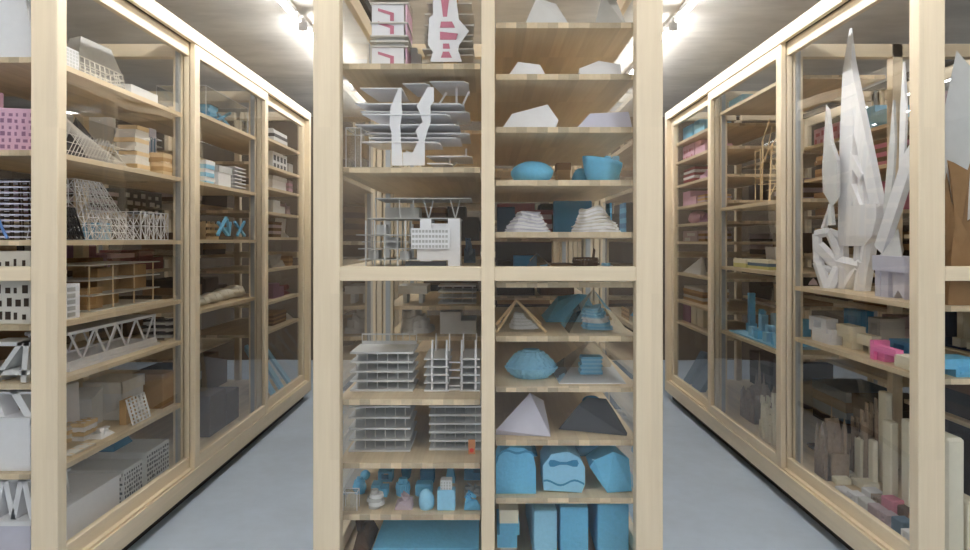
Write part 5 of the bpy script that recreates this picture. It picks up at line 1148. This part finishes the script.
# ================================================================== deeper bays of the central cabinet
def deep(x0, x1, y, zs, h, d=.3): return dict(loc=((x0+x1)/2, y+d/2, zs), rz=0, w=x1-x0, d=d, h=h)
DP = (
 (.06, .30, 4.15, 1.62, .22, 'carton', dict(mat='dark', lid='red', lh=.3), 'dark red-lidded box far behind the short white hill'),
 (.34, .56, 4.15, 1.62, .22, 'block', dict(mat='dark', notch=.3), 'dark block far behind the long-sloped white hill'),
 (.06, .30, 4.15, 1.25, .22, 'block', dict(mat='dark', notch=.4), 'dark block far behind the brown basket model'),
 (.33, .56, 4.15, 1.25, .2, 'carton', dict(mat='brown', lid='card'), 'brown box far behind the layered model with white band'),
 (.06, .30, 4.15, .88, .28, 'carton', dict(mat='black', lid='dark'), 'black box far behind the ruffled blue oval'),
 (.33, .56, 4.15, .88, .26, 'block', dict(mat='dark', notch=.3), 'dark block far behind the clear pyramid of blue sheets'),
 (.06, .56, 4.15, .52, .26, 'layers', dict(n=4, mats=('dark', 'black')), 'dark slabs deep behind the two folded pyramids'),
 (-.54, -.30, 4.6, 1.60, .24, 'layers', dict(n=6, mats=('brown', 'card')), 'brown layered boards far behind the gridded facade model'),
 (-.26, -.06, 4.15, 1.60, .22, 'block', dict(mat='dark', notch=.3), 'dark block far behind the crumpled piece and white core'),
 (-.54, -.30, 4.15, .6, .22, 'carton', dict(mat='brown', lid='card'), 'brown box deep behind the low grey slab model'),
 (-.26, -.06, 4.15, .6, .24, 'block', dict(mat='dark', notch=.3), 'dark block deep behind the red-dot tag model'),
 (-.54, -.06, 5.42, 1.47, .3, 'carton', dict(mat='brown', lid='dark'), 'wide brown box at the back of the centre cabinet, wider half'),
 (.06, .54, 5.42, 1.39, .28, 'carton', dict(mat='dark', lid='brown'), 'wide dark box at the back of the centre cabinet, other half'),
 (-.54, -.06, 5.42, 1.05, .3, 'layers', dict(n=5, mats=('dark', 'brown')), 'dark boards at the back below the wide brown box'),
 (.06, .54, 5.42, .95, .3, 'layers', dict(n=5, mats=('brown', 'dark', 'card')), 'brown boards at the back below the wide dark box'))
for x0, x1, y, zs, h, kd, kw, lab in DP:
    put(kd, 'background_model', lab, 'model', deep(x0, x1, y, zs, h), **kw)

for y0, y1, h, kd, kw, lab in (
 (2.86, 3.4, .40, 'layers', dict(n=5, mats=('dark', 'brown')), 'dark layered boards on the far floor behind the tallest cream column'),
 (3.46, 3.98, .40, 'block', dict(mat='dark', notch=.2), 'dark notched block on the far floor behind the brown tower-like models'),
 (4.15, 4.66, .32, 'carton', dict(mat='bark', lid='dark'), 'dark grey-brown box on the far floor behind the cream castle'),
 (4.72, 5.24, .3, 'layers', dict(n=4, mats=('bark', 'slate')), 'grey boards on the far floor behind the gothic church model'),
 (5.45, 5.95, .34, 'block', dict(mat='bark', notch=.4), 'grey-brown block on the far floor behind the standing grey-blue boards'),
 (6.0, 6.5, .32, 'layers', dict(n=4, mats=('dark', 'bark')), 'dark slabs on the far floor at the end of the third door, opposite side')):
    put(kd, 'background_model', lab, 'model', fars(1, y0, y1, Z0, h, 2.62, .4), **kw)

for y0, y1, k, h, kd, kw, lab in (
 (5.45, 5.95, 1, .2, 'layers', dict(n=5, mats=('mauve', 'brown')), 'mauve layers behind the taller pink stepped block'),
 (6.0, 6.5, 1, .22, 'block', dict(mat='bark', notch=.4), 'grey-brown block behind the white and red layered model'),
 (5.45, 5.95, 2, .2, 'block', dict(mat='brown', notch=.3), 'brown block behind the dark mauve crumpled model'),
 (6.0, 6.5, 2, .2, 'layers', dict(n=4, mats=('dark', 'mauve')), 'dark boards behind the mauve box model'),
 (5.45, 5.95, 3, .22, 'carton', dict(mat='card', lid='dark'), 'brown box behind the tan layered boards of the third door'),
 (6.0, 6.5, 3, .2, 'block', dict(mat='dark', notch=.4), 'dark block behind the leaning curved sheet model')):
    put(kd, 'background_model', lab, 'model', fars(1, y0, y1, far[k], h), **kw)
cam = bpy.data.cameras.new('camera'); co = bpy.data.objects.new('camera', cam); COL.objects.link(co)
co.location = (0, 0, EYE); co.rotation_euler = (math.pi/2, 0, 0)
cam.sensor_width = 36; cam.lens = 36*F/970; cam.shift_x = -(CX-485)/970; cam.shift_y = -(275-CY)/970; cam.clip_start = .02
sc = bpy.context.scene; sc.camera = co
w = bpy.data.worlds.new('world'); sc.world = w; w.use_nodes = True
w.node_tree.nodes['Background'].inputs[0].default_value = (.8, .85, .9, 1); w.node_tree.nodes['Background'].inputs[1].default_value = .3
sc.view_settings.view_transform = 'Standard'; sc.view_settings.look = 'None'; sc.view_settings.exposure = 0.74; sc.view_settings.gamma = 1.05
sc.cycles.max_bounces = 10; sc.cycles.diffuse_bounces = 5; sc.cycles.glossy_bounces = 4; sc.cycles.transparent_max_bounces = 24
sc.cycles.caustics_reflective = False; sc.cycles.caustics_refractive = False
